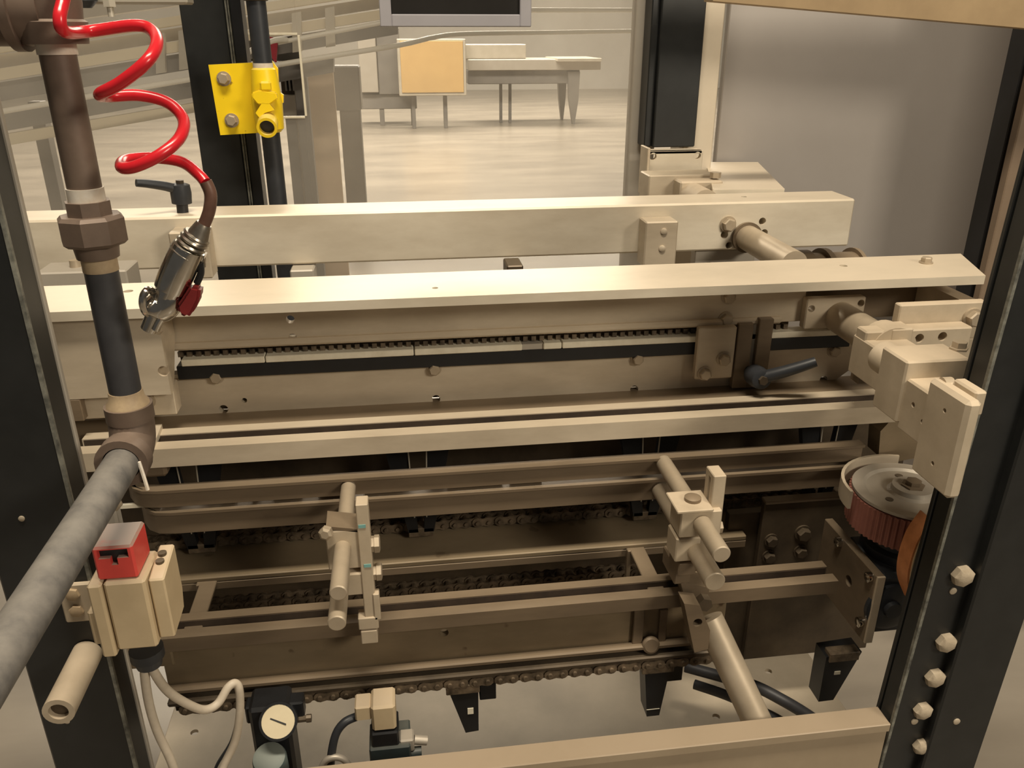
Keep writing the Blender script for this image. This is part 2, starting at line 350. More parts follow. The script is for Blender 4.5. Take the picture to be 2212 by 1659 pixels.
# --- polycarbonate panes
YG = 1.70
def pane(label, x0, x1, z0, z1, hole=None):
    t = thing('polycarbonate_guard', label, 'pane', ((x0 + x1) / 2, YG, z0), 'clear guard panes behind the machine')
    mb = MB()
    if hole:
        hx0, hx1, hz0, hz1 = hole
        mb.box(x0, hx0, YG, YG + 0.006, z0, z1, 0); mb.box(hx1, x1, YG, YG + 0.006, z0, z1, 0)
        mb.box(hx0, hx1, YG, YG + 0.006, z0, hz0, 0); mb.box(hx0, hx1, YG, YG + 0.006, hz1, z1, 0)
    else: mb.box(x0, x1, YG, YG + 0.006, z0, z1, 0)
    part('pane', mb, 'hazy_polycarbonate', t)
    if hole:
        for a in ((hx0 - .004, hx0, hz0, hz1), (hx1, hx1 + .004, hz0, hz1), (hx0, hx1, hz0 - .004, hz0), (hx0, hx1, hz1, hz1 + .004)):
            mb = MB(); mb.box(a[0], a[1], YG - 0.001, YG + 0.008, a[2], a[3], 0.0005); part('hole_edge', mb, 'white_strip', t, 'pale sawn edge of the opening')
    return t
zg0 = za(900, 640, YG)
pane('hazy clear guard pane left of the black rear post', -1.6, xa(438, 300, YG), zg0, 0.6)
pane('hazy clear guard pane with a square opening beside the yellow valve', xa(520, 40, YG), xa(1372, 60, YG), zg0, 0.6,
     (xa(518, 110, YG), xa(650, 160, YG), za(650, 251, YG), za(600, 76, YG)))

# --- grey side panel, seal, brown panel, overhead board
mb = MB(); mb.box(xa(1560, 200, 1.74), xa(2160, 400, 1.74), 1.74, 1.76, FL + 0.3, 0.6, 0.002)
one('sheet_metal_guard', mb, 'grey_panel', 'large grey sheet metal guard panel at the right', 'panel')
mb = MB(); p = at(2158, 400, Y=1.5); mb.box(p.x - 0.008, p.x + 0.008, 1.5, 1.55, FL + 0.3, 0.6, 0.002)
one('door_seal', mb, 'black_plastic', 'black seal strip along the right edge of the grey panel', 'seal')
mb = MB(); p = at(2172, 400, Y=1.45); mb.box(p.x, p.x + 0.35, 1.45, 1.47, FL + 0.3, 0.6, 0.002)
one('side_guard', mb, 'brown_panel', 'brown side panel behind the right front post', 'panel')
YB = 1.35
a, b_, c, d = at(1540, -90, Y=YB), at(2400, -90, Y=YB), at(2400, 77, Y=YB), at(1540, 2, Y=YB)
mb = MB(); mb.prism([a, b_, c, d], (0, 0.04, 0)); one('overhead_board', mb, 'tan_board', 'tan overhead board sloping across the top right corner', 'board')

# ================================================================== UPPER BEAMS
# --- box beam with bracket plates
t = thing('box_beam', 'pale aluminium box beam farthest back, with a round tie rod at its right end', 'beam', (0.1, 1.34, -0.336))
mb = MB(); mb.box(-0.80, 0.755, 1.30, 1.38, -0.336, -0.256, 0.003); bb = part('beam_body', mb, 'clean_aluminium', t)
cut(bb, [(at(px, py, Y=1.30), (0, 1, 0), r, 0.03) for px, py, r in ((1565, 507, .0065), (1647, 478, .0062), (1651, 503, .0062), (1575, 530, .006))]
    + [(at(1607, 425, Z=-0.256), (0, 0, -1), 0.005, 0.02), (at(150, 465, Z=-0.256), (0, 0, -1), 0.004, 0.02)])
for k, (pa, pb) in enumerate((((1396, 480), (1466, 576)), ((362, 503), (446, 602)))):
    x0, x1 = xa(*pa, 1.26), xa(pb[0], pa[1], 1.26)
    mb = MB(); mb.box(x0, x1, 1.26, 1.30, za(*pb, 1.26), za(*pa, 1.26), 0.002)
    br = part('bracket_plate', mb, 'aluminium', t)
    if k == 0:
        for q in ((1434, 500), (1430, 537)): inst('screw', SCREW, br, at(*q, Y=1.26), None, 0.75)
inst('bolt', BOLT, t, at(1572, 484, Y=1.30), None, 1.3)
mb = MB(); mb.box(xa(1500, 560, 1.31), xa(1630, 560, 1.31), 1.31, 1.33, za(1560, 600, 1.31), -0.337, 0.002); sl = part('slotted_plate', mb, 'frame_strip', t)
cut(sl, [], [(xa(1490 + 36, 570, 1.31), xa(1490 + 44, 570, 1.31), 1.30, 1.34, za(1500, 590, 1.31), za(1500, 567, 1.31))])

# --- rods along the depth
YW = 1.055                                  # web plane of the channel beam
def rod(name, label, px, py, Yp, y0, y1, r, m='rod_steel', group=None, collar=None):
    c = at(px, py, Y=Yp); t = None
    mb = MB(); mb.lathe((c.x, y0, c.z), (0, 1, 0), [(0, r - 0.0015), (0.0015, r), (y1 - y0 - 0.0015, r), (y1 - y0, r - 0.0015)], 28)
    return one(name, mb, m, label, 'rod', group), c
t = thing('tie_rod', 'thick round tie rod from the box beam towards the channel beam', 'rod', at(1612, 512, Y=1.30))
c = at(1612, 512, Y=1.30)
mb = MB(); mb.cyl((c.x, 1.12, c.z), (c.x, 1.30, c.z), 0.0205, 32); part('shaft', mb, 'rod_steel', t)
mb = MB(); mb.cyl((c.x, 1.294, c.z), (c.x, 1.2995, c.z), 0.0255, 32); part('collar', mb, 'oiled_steel', t)
t2 = thing('tie_rod', 'thick round tie rod from the channel beam into the split clamp', 'rod', at(1798, 678, Y=YW))
c2 = at(1803, 678, Y=YW)
mb = MB(); mb.cyl((c2.x, 0.925, c2.z), (c2.x, YW, c2.z), 0.0225, 32); part('shaft', mb, 'rod_steel', t2)
x0, x1 = xa(1742, 640, 1.045), xa(1868, 640, 1.045)
mb = MB(); mb.box(x0, x1, 1.040, YW, za(1800, 706, 1.045), za(1800, 642, 1.045), 0.0015); fp = part('flange_plate', mb, 'aluminium', t2)
cut(fp, [(at(px, py, Y=1.040), (0, 1, 0), 0.0052, 0.02) for px, py in ((1753, 667), (1860, 655))])

# --- channel beam
t = thing('channel_beam', 'long aluminium channel beam with a wide bright top flange', 'beam', (0.1, 1.03, -0.40))
mb = MB(); mb.prism([(-0.62, 0.98, -0.312), (0.773, 0.98, -0.312), (0.815, 1.095, -0.312), (-0.62, 1.095, -0.312)], (0, 0, 0.012))
tf = part('top_flange', mb, 'clean_aluminium', t)
cut(tf, [(at(px, py, Z=-0.300), (0, 0, -1), r, 0.008) for px, py, r in ((1822, 574, .0055), (277, 629, .006), (940, 622, .004))])
inst('bolt', BOLT, t, at(2000, 568, Z=-0.300), (R(-90), 0, 0), 0.9)
zb = za(1000, 727, YW)
mb = MB(); mb.box(xa(250, 700, YW), xa(1738, 660, YW), YW, YW + 0.012, zb, -0.312, 0.001); wb = part('web', mb, 'aluminium', t)
cut(wb, [(at(627, 690, Y=YW), (0, 1, 0), 0.0055, 0.02), (at(632, 729, Y=YW), (0, 1, 0), 0.0055, 0.02)])
mb = MB(); mb.box(xa(250, 700, YW), xa(1690, 660, YW), YW - 0.008, YW + 0.012, zb, zb + 0.010, 0.003); part('bottom_lip', mb, 'aluminium', t)
mb = MB(); mb.box(xa(1738, 640, YW + 0.03), xa(1990, 640, YW + 0.03), YW + 0.03, YW + 0.042, za(1800, 690, YW + 0.03), -0.312, 0.001); part('rear_web', mb, 'oiled_steel', t)
for q in ((1573, 641), (1567, 688)): inst('bolt', BOLT, t, at(*q, Y=YW), None, 1.0)

# --- hanging bracket below the channel, with slotted straps
t = thing('hanging_bracket', 'bolted bracket plate with slotted straps hanging under the channel beam', 'bracket', at(1560, 820, Y=1.03))
mb = MB(); mb.box(xa(1506, 760, 1.035), xa(1587, 760, 1.035), 1.035, 1.047, za(1545, 818, 1.035), za(1545, 708, 1.035), 0.0015); pl = part('plate', mb, 'aluminium', t)
for q in ((1521, 806), (1562, 775)): inst('bolt', BOLT, pl, at(*q, Y=1.035), None, 1.0)
mb = MB(); mb.box(xa(1590, 760, 1.04), xa(1622, 760, 1.04), 1.04, 1.052, za(1600, 838, 1.04), za(1600, 700, 1.04), 0.001); part('strap', mb, 'oiled_steel', t)
mb = MB(); mb.box(xa(1634, 760, 1.04), xa(1664, 760, 1.04), 1.04, 1.052, za(1650, 826, 1.04), za(1650, 690, 1.04), 0.001); part('strap', mb, 'oiled_steel', t)
mb = MB(); mb.box(xa(1590, 760, 1.041), xa(1664, 760, 1.041), 1.041, 1.052, za(1620, 838, 1.041), za(1620, 806, 1.041), 0.001); part('strap_foot', mb, 'oiled_steel', t)
mb = MB(); mb.box(xa(1618, 770, 1.052), xa(1638, 770, 1.052), 1.05, 1.056, za(1620, 810, 1.052), za(1620, 690, 1.052), 0); part('slot_back', mb, 'pale_steel', t)

def lever(label, pivot, tip, axis, r0, r1, group):
    pivot, tip, axis = Vector(pivot), Vector(tip), Vector(axis).normalized()
    t = thing('clamping_lever', label, 'lever', pivot - axis * 0.02, group)
    mb = MB(); mb.lathe(pivot - axis * 0.030, axis, [(0, r0 * .55), (0.012, r0 * .55), (0.014, r0 * .95), (0.030, r0), (0.042, r0 * .9), (0.044, r0 * .6)], 20); part('hub', mb, 'slate_plastic', t)
    mb = MB(); mb.hexa(pivot + axis * 0.014, pivot + axis * 0.019, r0 * .42); part('screw', mb, 'dark_steel', t)
    d = tip - pivot
    mb = MB(); mb.tube([pivot + d * 0.05 + axis * 0.004, pivot + d * 0.35 + axis * 0.008, pivot + d * 0.75 + axis * 0.010, tip + axis * 0.010], lambda k: r1 * (1.25 - 0.35 * k), 14, 5); part('arm', mb, 'slate_plastic', t)
    return t
pv = at(392, 425, Y=1.335); pv.z = -0.256 + 0.030
lever('black clamping lever standing on the box beam', pv, at(296, 410, Y=1.30), (0.05, 0, 1), 0.0155, 0.0062, 'black clamping levers')
pv = at(1638, 815, Y=1.005); lever('black clamping lever below the channel beam', pv, at(1755, 777, Y=0.985), (0, -1, 0.1), 0.0155, 0.0075, 'black clamping levers')

# --- side plate, chain guide, ledge
YS = 1.06
zs0 = za(1000, 864, YS); zs1 = za(1000, 786, YS)
t = thing('side_plate', 'long bolted aluminium side plate under the black chain guide', 'plate', (0.1, YS, zs0))
xe = xa(1850, 800, YS)
pts = [(xa(120, 860, YS), YS, zs0), (xe - 0.03, YS, zs0), (xe - 0.012, YS, zs0 + 0.014), (xe, YS, zs0 + 0.045), (xe, YS, zs1), (xa(120, 860, YS), YS, zs1)]
mb = MB(); mb.prism(pts, (0, 0.012, 0)); sp = part('plate', mb, 'aluminium', t)
cut(sp, [(at(px, py, Y=YS), (0, 1, 0), r, 0.03) for px, py, r in ((483, 884, .0062), (528, 865, .0036), (942, 862, .006), (1370, 841, .006), (1779, 820, .006))])
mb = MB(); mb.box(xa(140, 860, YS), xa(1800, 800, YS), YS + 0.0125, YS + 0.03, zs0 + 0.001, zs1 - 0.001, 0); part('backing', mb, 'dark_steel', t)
for q in ((468, 813), (938, 796), (1376, 774), (1800, 757)): inst('bolt', BOLT, t, at(*q, Y=YS), None, 0.95)
mb = MB(); mb.box(xa(140, 890, YS), xa(1890, 840, YS), 1.004, YS + 0.012, zs0 - 0.010, zs0, 0.001); part('foot_flange', mb, 'oiled_steel', t)
t = thing('chain_guide', 'black plastic chain guide with a white wear strip', 'guide', (0.1, YS, zs1))
zw = za(1000, 749, 1.052)
mb = MB(); mb.box(xa(380, 790, 1.052), xa(1840, 720, 1.052), 1.052, 1.075, zs1, zw - 0.009, 0.001); part('guide_bar', mb, 'black_plastic', t)
segs = ((385, 568), (570, 893), (895, 1128), (1174, 1213), (1215, 1520), (1600, 1838))
for a, b_ in segs:
    mb = MB(); mb.box(xa(a, 750, 1.050), xa(b_, 750, 1.050), 1.050, 1.072, zw - 0.009, zw, 0.001); part('wear_strip', mb, 'white_strip', t, 'white wear strip')
mb = MB(); mb.box(xa(1128, 750, 1.053), xa(1174, 750, 1.053), 1.053, 1.072, zw - 0.009, zw - 0.001, 0); part('wear_strip', mb, 'frame_strip', t); mb = MB(); n_ = 74; xx0, xx1 = xa(385, 750, 1.07), xa(1700, 730, 1.07)
for i in range(n_):
    x = xx0 + (xx1 - xx0) * i / n_; mb.box(x, x + (xx1 - xx0) / n_ * 0.55, 1.062, 1.074, zw, zw + 0.007, 0)
mb.box(xx0, xx1, 1.072, 1.082, zw - 0.02, zw + 0.02, 0)
part('chain_edge', mb, 'chain_steel', t, None, 'stuff')

# --- left junction bracket in front of the web
t = thing('corner_bracket', 'wide flat aluminium bracket box behind the blow gun', 'bracket', at(240, 880, Y=0.99))
x0, x1 = xa(60, 780, 0.99), xa(357, 780, 0.99); z0, z1 = za(250, 858, 0.99), za(250, 681, 0.99)
mb = MB(); mb.prism([(x0, 0.99, z0), (x1, 0.99, z0), (x1, 0.99, z1), (x0, 0.99, z1)], (0, 0.012, 0)); fp = part('front_plate', mb, 'aluminium', t)
cut(fp, [(at(342, 714, Y=0.99), (0, 1, 0), 0.0055, 0.03), (at(353, 802, Y=0.99), (0, 1, 0), 0.0068, 0.03)])
zm = z0 + (z1 - z0) * 0.55
mb = MB(); mb.prism([(x1 - 0.001, 1.002, z0 - 0.0), (x1 - 0.001, 1.02, z0 + 0.012), (x1 - 0.001, 1.052, zm), (x1 - 0.001, 1.050, zm + 0.02), (x1 - 0.001, 1.002, z1)], (-0.012, 0, 0)); part('gusset', mb, 'aluminium', t)
mb = MB(); mb.box(xa(130, 880, 1.0), xa(378, 880, 1.0), 1.004, 1.03, za(250, 905, 1.0), z0 + 0.004, 0.001); part('foot_plate', mb, 'aluminium', t)
mb = MB(); mb.box(xa(148, 880, 0.998), xa(182, 880, 0.998), 0.99, 1.004, za(165, 905, 0.998), za(165, 858, 0.998), 0.001); part('spacer', mb, 'oiled_steel', t)
inst('bolt', BOLT, t, at(316, 866, Y=1.004), None, 1.1)

# --- T-slot rail (upper)
def slot_rail(label, x0, x1, y0, y1, ztop, zbot, m, xcap=None):
    t = thing('slot_rail', label, 'rail', ((x0 + x1) / 2, y0, zbot), 'slotted guide rails along the machine')
    d = y1 - y0
    mb = MB(); mb.prism([(x0, y0, zbot), (x0, y1, zbot), (x0, y1, ztop), (x0, y1 - d * .31, ztop), (x0, y1 - d * .31, ztop - 0.0165), (x0, y0 + d * .36, ztop - 0.0165), (x0, y0 + d * .36, ztop), (x0, y0, ztop)], (x1 - x0, 0, 0))
    part('rail_body', mb, m, t)
    mb = MB(); mb.box(x0 + 0.002, x1 - 0.002, y0 + d * .37, y1 - d * .32, ztop - 0.0165, ztop - 0.0145, 0); mb.box(x0 + 0.002, x1 - 0.002, y1 - d * .31 - 0.0008, y1 - d * .31 + 0.0004, ztop - 0.0145, ztop - 0.0012, 0); part('slot_liner', mb, 'slot_brown', t, 'dark brown inside of the slot')  # dark brown strips on the slot floor and rear wall
    return t
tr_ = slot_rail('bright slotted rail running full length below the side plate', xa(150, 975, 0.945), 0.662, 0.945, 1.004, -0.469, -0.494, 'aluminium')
mb = MB(); a, b_ = at(309, 962, Z=-0.462), at(335, 962, Z=-0.462)
mb.prism([at(308, 957, Z=-0.463), at(333, 957, Z=-0.463), at(350, 916, Z=-0.463), at(310, 919, Z=-0.463)], (0, 0, -0.008)); part('stop_plate', mb, 'clean_aluminium', tr_)

# --- forks of lugs, chains
def chain_links(t, x0, x1, Y, z, pitch, m):
    def plate(mb, y, r, th):
        pts = []
        for k in range(7): a_ = R(90 + 30 * k); pts.append((math.cos(a_) * r - pitch / 2, y, math.sin(a_) * r))
        pts.append((0, y, -r * 0.72))
        for k in range(7): a_ = R(-90 + 30 * k); pts.append((math.cos(a_) * r + pitch / 2, y, math.sin(a_) * r))
        pts.append((0, y, r * 0.72))
        mb.prism(pts, (0, th, 0))
    mb = MB(); plate(mb, -0.0095, 0.0078, 0.002); plate(mb, 0.0075, 0.0078, 0.002)
    for s in (-1, 1): mb.cyl((s * pitch / 2, -0.0125, 0), (s * pitch / 2, 0.0125, 0), 0.003, 10)
    outer = mesh_of('outer_link', mb, m)
    mb = MB(); plate(mb, -0.0072, 0.0078, 0.002); plate(mb, 0.0052, 0.0078, 0.002)
    for s in (-1, 1): mb.cyl((s * pitch / 2, -0.005, 0), (s * pitch / 2, 0.005, 0), 0.0055, 10)
    inner = mesh_of('inner_link', mb, m)
    k = int((x1 - x0) / pitch)
    for i in range(k): inst('chain_link', outer if i % 2 == 0 else inner, t, (x0 + (i + 0.5) * pitch, Y, z))
def chain(label, px0, px1, Y, z, py, m='chain_steel', pitch=0.0165):
    x0, x1 = xa(px0, py, Y), xa(px1, py, Y)
    t = thing('roller_chain', label, 'chain', ((x0 + x1) / 2, Y, z - 0.008), 'roller chains of the lower conveyor')
    chain_links(t, x0, x1, Y, z, pitch, m); return t
YC = 1.035
zc = za(1100, 1117, YC)
chain('roller chain upper run below the guide bars', 310, 1870, YC, zc, 1117)
# rear ledge + backing
t = thing('chain_bed', 'dusty brown chain bed ledge below the upper chain run', 'ledge', (0.1, 0.98, -0.70))
zl = za(1100, 1197, 0.955)
mb = MB(); mb.box(xa(330, 1200, 0.97), xa(1600, 1180, 0.97), 0.955, 1.055, zl - 0.008, zl, 0.0015); part('top_plate', mb, 'stained_steel', t)
mb = MB(); mb.box(xa(330, 1200, 0.97), xa(1600, 1180, 0.97), 0.955, 0.963, zl - 0.020, zl - 0.008, 0.001); part('front_lip', mb, 'oiled_steel', t)
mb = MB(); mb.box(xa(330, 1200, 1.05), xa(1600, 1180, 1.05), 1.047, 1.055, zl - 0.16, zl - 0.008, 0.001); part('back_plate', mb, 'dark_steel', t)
chain('dark roller chain return run inside the trough', 430, 1400, 1.0, za(1000, 1262, 1.0), 1260)
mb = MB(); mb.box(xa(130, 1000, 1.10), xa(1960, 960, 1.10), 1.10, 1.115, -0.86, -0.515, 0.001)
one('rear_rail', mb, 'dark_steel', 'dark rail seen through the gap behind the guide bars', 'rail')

def fork_lug(px, label):
    x = xa(px, 1050, 1.02); t = thing('chain_lug', label, 'lug', (x, 1.012, zc), 'black forked lugs on the upper chain run')
    zt = -0.52
    for s in (-1, 1):
        mb = MB(); mb.prism([(x + s * 0.004, 1.006, zc + 0.004), (x + s * 0.018, 1.006, zc + 0.004), (x + s * 0.044, 1.006, zt), (x + s * 0.014, 1.006, zt)], (0, 0.012, 0)); part('prong', mb, 'black_plastic', t)
        mb = MB(); mb.tube([(x + s * 0.0085, 1.004, zc + 0.03), (x + s * 0.0125, 1.004, zt)], 0.001, 6, 0); part('prong_edge', mb, 'pale_steel', t)
    mb = MB(); mb.box(x - 0.018, x + 0.018, 1.006, 1.024, zc - 0.004, zc + 0.010, 0.001); part('foot', mb, 'chain_steel', t)
fork_lug(418, 'black forked lug on the upper chain run, leftmost')
fork_lug(905, 'black forked lug on the upper chain run, left of centre')
fork_lug(1392, 'black forked lug on the upper chain run, behind the rods')
fork_lug(1760, 'black forked lug on the upper chain run, nearest the pulley')

# --- guide bars (bent left ends) with slips of painted light between
YBAR = 0.95
def guide_bar(label, pxl, pxr, z0, z1, bend):
    xL, xR = xa(pxl, 1060, YBAR), xa(pxr, 1000, YBAR)
    path = [(xL - 0.004, YBAR + bend, z0), (xL, YBAR + bend * .55, z0), (xL + 0.010, YBAR + bend * .22, z0), (xL + 0.022, YBAR + bend * 0.05, z0), (xL + 0.04, YBAR, z0), (xR, YBAR, z0)]
    t = thing('guide_bar', label, 'bar', ((xL + xR) / 2, YBAR, z0), 'brown guide bars between the rails')
    mb = MB(); mb.strip(path, (0, 0, z1 - z0), 0.012); part('bar_body', mb, 'oiled_steel', t)
    mb = MB(); mb.strip([(p[0], p[1] - 0.0085, p[2] + (z1 - z0) - 0.004) for p in path[1:]], (0, 0, 0.004), 0.005); part('top_bead', mb, 'oiled_steel', t)
    return t
zu1, zu0 = za(1100, 1003, YBAR), za(1100, 1041, YBAR)
zv1, zv0 = za(1100, 1049, YBAR), za(1100, 1096, YBAR)
guide_bar('upper of the two brown guide bars with a curved left end', 272, 1852, zu0, zu1, 0.05)
guide_bar('lower of the two brown guide bars with a curved left end', 292, 1838, zv0, zv1, 0.05)
for a, b_ in ((236, 345), (484, 512), (545, 560), (590, 655), (690, 742), (788, 852), (968, 1085), (1100, 1170)):
    xm = (a + b_) / 2; y_ = 1108 - (xm - 290) * 0.0735
    mb = MB(); mb.box(xa(a, y_, 0.957), xa(b_, y_, 0.957), 0.957, 0.962, zv1 + 0.0003, zu0 - 0.0003, 0)
    which = {236: 'widest slip of painted light at the left end of the gap between the guide bars', 484: 'short slip of painted light in the guide bar gap, second from the left', 545: 'tiny slip of painted light in the guide bar gap, third from the left', 590: 'slip of painted light in the guide bar gap, fourth from the left',
             690: 'slip of painted light in the guide bar gap just left of the left rod', 788: 'slip of painted light in the guide bar gap just right of the tall flat bar', 968: 'long slip of painted light in the guide bar gap near the middle', 1100: 'slip of painted light in the guide bar gap, the rightmost'}[a]
    one('light_slip', mb, 'white_strip', which, 'slip', 'slips of painted light between the guide bars')  # white strips put in for bright floor light showing through the gap

# --- trough: front wall, cross members, chain with hanging lugs
YT = 0.848
zt1, zt0 = -0.684, za(1100, 1425, YT)
t = thing('trough_wall', 'stained brown trough wall under the lower slotted rail', 'trough', (0.1, YT, zt0))
xl_, xr_ = xa(350, 1420, YT), xa(1560, 1380, YT)
mb = MB(); mb.box(xl_, xr_, YT, YT + 0.010, zt0, zt1, 0.001); tw = part('wall_plate', mb, 'stained_steel', t)
cut(tw, [(at(959, 1367, Y=YT), (0, 1, 0), 0.006, 0.02)])
mb = MB(); mb.box(xl_, xr_, YT - 0.012, YT, zt0 + 0.004, zt0 + 0.012, 0.002); part('lower_rib', mb, 'oiled_steel', t)
mb = MB(); mb.box(xl_, xr_, YT - 0.016, YT, zt0 - 0.012, zt0 - 0.004, 0.002); part('lower_rib', mb, 'dark_steel', t)
mb = MB(); mb.box(xl_, xr_, YT, YT + 0.13, zt0 - 0.02, zt0, 0.001); part('trough_floor', mb, 'dark_steel', t)
for a, b_ in ((1378, 1436), (398, 452)):
    z = -0.672
    mb = MB(); mb.box(xa(a, 1200, 0.91), xa(a, 1200, 0.91) + 0.022, 0.858, 0.953, z - 0.005, z, 0.001); part('cross_member', mb, 'oiled_steel', t)
    mb = MB(); mb.box(xa(a, 1200, 0.91) - 0.004, xa(a, 1200, 0.91) + 0.002, 0.945, 0.953, z - 0.08, z, 0.001); part('cross_leg', mb, 'oiled_steel', t)
for a, b_ in ((1368, 1390), (1424, 1440)):
    mb = MB(); mb.box(xa(a, 1360, 0.842), xa(b_, 1360, 0.842), 0.842, 0.848, za(a, 1400, 0.842), za(a, 1318, 0.842), 0.001); part('gusset_bar', mb, 'oiled_steel', t)
mb = MB(); mb.lathe(at(1405, 1392, Y=0.84), (0, -1, 0.3), [(0, 0.012), (0.003, 0.012), (0.005, 0.009)], 20); part('cap', mb, 'oiled_steel', t)
zf = za(1100, 1456, 0.842)
ch = chain('roller chain return run above the pan, carrying hanging lugs', 390, 1560, 0.842, zf, 1456)
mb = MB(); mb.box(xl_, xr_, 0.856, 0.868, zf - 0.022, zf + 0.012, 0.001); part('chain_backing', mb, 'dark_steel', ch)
def hang_lug(pts, box_, label, mark=None, Y=0.836):
    p = [at(*q, Y=Y) for q in pts]; t = thing('hanging_lug', label, 'lug', p[2], 'black lugs hanging under the chain')
    mb = MB(); mb.prism(p, (0, 0.030, 0)); bd = part('lug_body', mb, 'black_plastic', t)
    if box_:
        a = at(*box_[0], Y=Y + 0.006); b2 = at(*box_[1], Y=Y + 0.006)
        mb = MB(); mb.box(a.x, b2.x, Y + 0.006, Y + 0.036, b2.z, a.z, 0.001); part('side_block', mb, 'black_plastic', t)
    x = (p[0].x + p[1].x) / 2; z = max(p[0].z, p[1].z)
    mb = MB(); mb.box(x - 0.022, x + 0.022, Y - 0.003, Y + 0.014, z - 0.012, z + 0.003, 0.001); part('attachment', mb, 'chain_steel', t)
    if mark:
        a = at(*mark[0], Y=Y - 0.001); b2 = at(*mark[1], Y=Y - 0.001)
        mb = MB(); mb.box(min(a.x, b2.x), max(a.x, b2.x), Y - 0.001, Y, min(a.z, b2.z), max(a.z, b2.z), 0); part('chalk_mark', mb, 'white_strip', t, 'pale chalk mark')
hang_lug([(966, 1486), (1033, 1478), (1034, 1578), (1006, 1583)], ((1036, 1474), (1072, 1510)), 'black tapered lug hanging at the middle of the chain', ((1010, 1531), (1023, 1542)))
hang_lug([(1393, 1440), (1450, 1434), (1424, 1545), (1397, 1548)], ((1442, 1432), (1473, 1470)), 'black tapered lug hanging beside the thick support tube', ((1397, 1534), (1425, 1531)))
hang_lug([(1785, 1420), (1862, 1408), (1800, 1512), (1768, 1516)], None, 'black tapered lug hanging below the drive plate', ((1802, 1458), (1816, 1450)))

# --- lower slotted rail
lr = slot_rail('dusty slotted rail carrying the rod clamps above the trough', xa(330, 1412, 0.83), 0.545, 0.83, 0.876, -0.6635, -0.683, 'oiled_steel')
mb = MB(); mb.box(xa(180, 1420, 0.84), xa(372, 1400, 0.84), 0.836, 0.870, -0.71, -0.684, 0.002); part('end_bracket', mb, 'stained_steel', lr)

# --- rod clamp by the middle
def rod_clamp_left():
    t = thing('rod_clamp', 'clamp with two rods and a tall flat bar, left of centre', 'clamp', at(770, 1390, Y=0.83), 'rod clamps on the lower rail')
    cA = at(752, 1050, Y=YBAR); cB = at(745, 1095, Y=YBAR)
    y1 = YBAR - 0.006
    cA.x = xa(744, 1150, 0.87)
    for c_, y0, r in ((Vector((cA.x + 0.003, 0, za(752, 1046, YBAR))), 0.722, 0.0094), (Vector((cA.x - 0.001, 0, za(752, 1095, YBAR))), 0.716, 0.0098)):
        mb = MB(); mb.lathe((c_.x, y0, c_.z), (0, 1, 0), [(0, r - 0.0012), (0.0012, r), (y1 - y0, r)], 24); part('rod', mb, 'rod_steel', t)
    Y0 = 0.806; x0, x1 = xa(703, 1160, Y0), xa(788, 1160, Y0)
    mb = MB(); mb.box(x0, x1 - 0.006, Y0, Y0 + 0.028, za(740, 1230, Y0), za(740, 1146, Y0), 0.0012); part('upper_jaw', mb, 'cast_block', t)
    mb = MB(); mb.box(x0 + 0.006, x1, Y0 - 0.002, Y0 + 0.026, za(740, 1286, Y0), za(740, 1240, Y0), 0.0012); part('lower_jaw', mb, 'cast_block', t)
    mb = MB(); mb.prism([at(704, 1137, Y=Y0), at(772, 1143, Y=Y0), at(772, 1143, Y=Y0) + Vector((0, 0.028, 0.003)), at(704, 1137, Y=Y0) + Vector((0, 0.028, 0.003))], (0, 0, -0.004)); part('cover_plate', mb, 'oiled_steel', t)
    mb = MB(); mb.lathe(at(706, 1148, Y=Y0), (-0.2, -1, 0.1), [(0, 0.008), (0.007, 0.008), (0.009, 0.005)], 6); part('bolt', mb, 'rod_steel', t)
    Yb = 0.802
    mb = MB(); mb.box(xa(772, 1150, Yb), xa(799, 1150, Yb), Yb, Yb + 0.020, za(790, 1345, Yb), za(785, 1090, Yb), 0.001); fb = part('flat_bar', mb, 'cast_block', t)
    for q in ((778, 1137), (790, 1222)):
        mb = MB(); mb.box(xa(q[0] + 4, q[1], Yb) - 0.004, xa(q[0] + 4, q[1], Yb) + 0.004, Yb - 0.0008, Yb, za(*q, Yb) - 0.002, za(*q, Yb) + 0.002, 0); part('paint_mark', mb, 'teal_mark', fb, 'teal paint mark')
    xb = xa(799, 1150, Yb)
    for py in (1186, 1247):
        mb = MB(); mb.lathe((xb, Yb + 0.010, za(800, py, Yb)), (1, 0, 0), [(0, 0.0095), (0.003, 0.0095), (0.0035, 0.0105), (0.009, 0.0105), (0.010, 0.008)], 6); part('bolt', mb, 'rod_steel', t)
    Yc = 0.800
    mb = MB(); mb.box(xa(806, 1300, Yc), xa(820, 1300, Yc), Yc, Yc + 0.012, za(810, 1340, Yc), za(810, 1284, Yc), 0.001); part('side_tab', mb, 'cast_block', t)
    mb = MB(); mb.box(xa(774, 1350, Yc), xa(818, 1350, Yc), Yc, Yc + 0.018, za(795, 1360, Yc), za(795, 1335, Yc), 0.001); part('foot_jaw', mb, 'cast_block', t)
    mb = MB(); mb.box(xa(780, 1380, Yc), xa(816, 1380, Yc), Yc, Yc + 0.018, za(795, 1391, Yc), za(795, 1363, Yc), 0.001); part('clamp_nut', mb, 'cast_block', t)
rod_clamp_left()
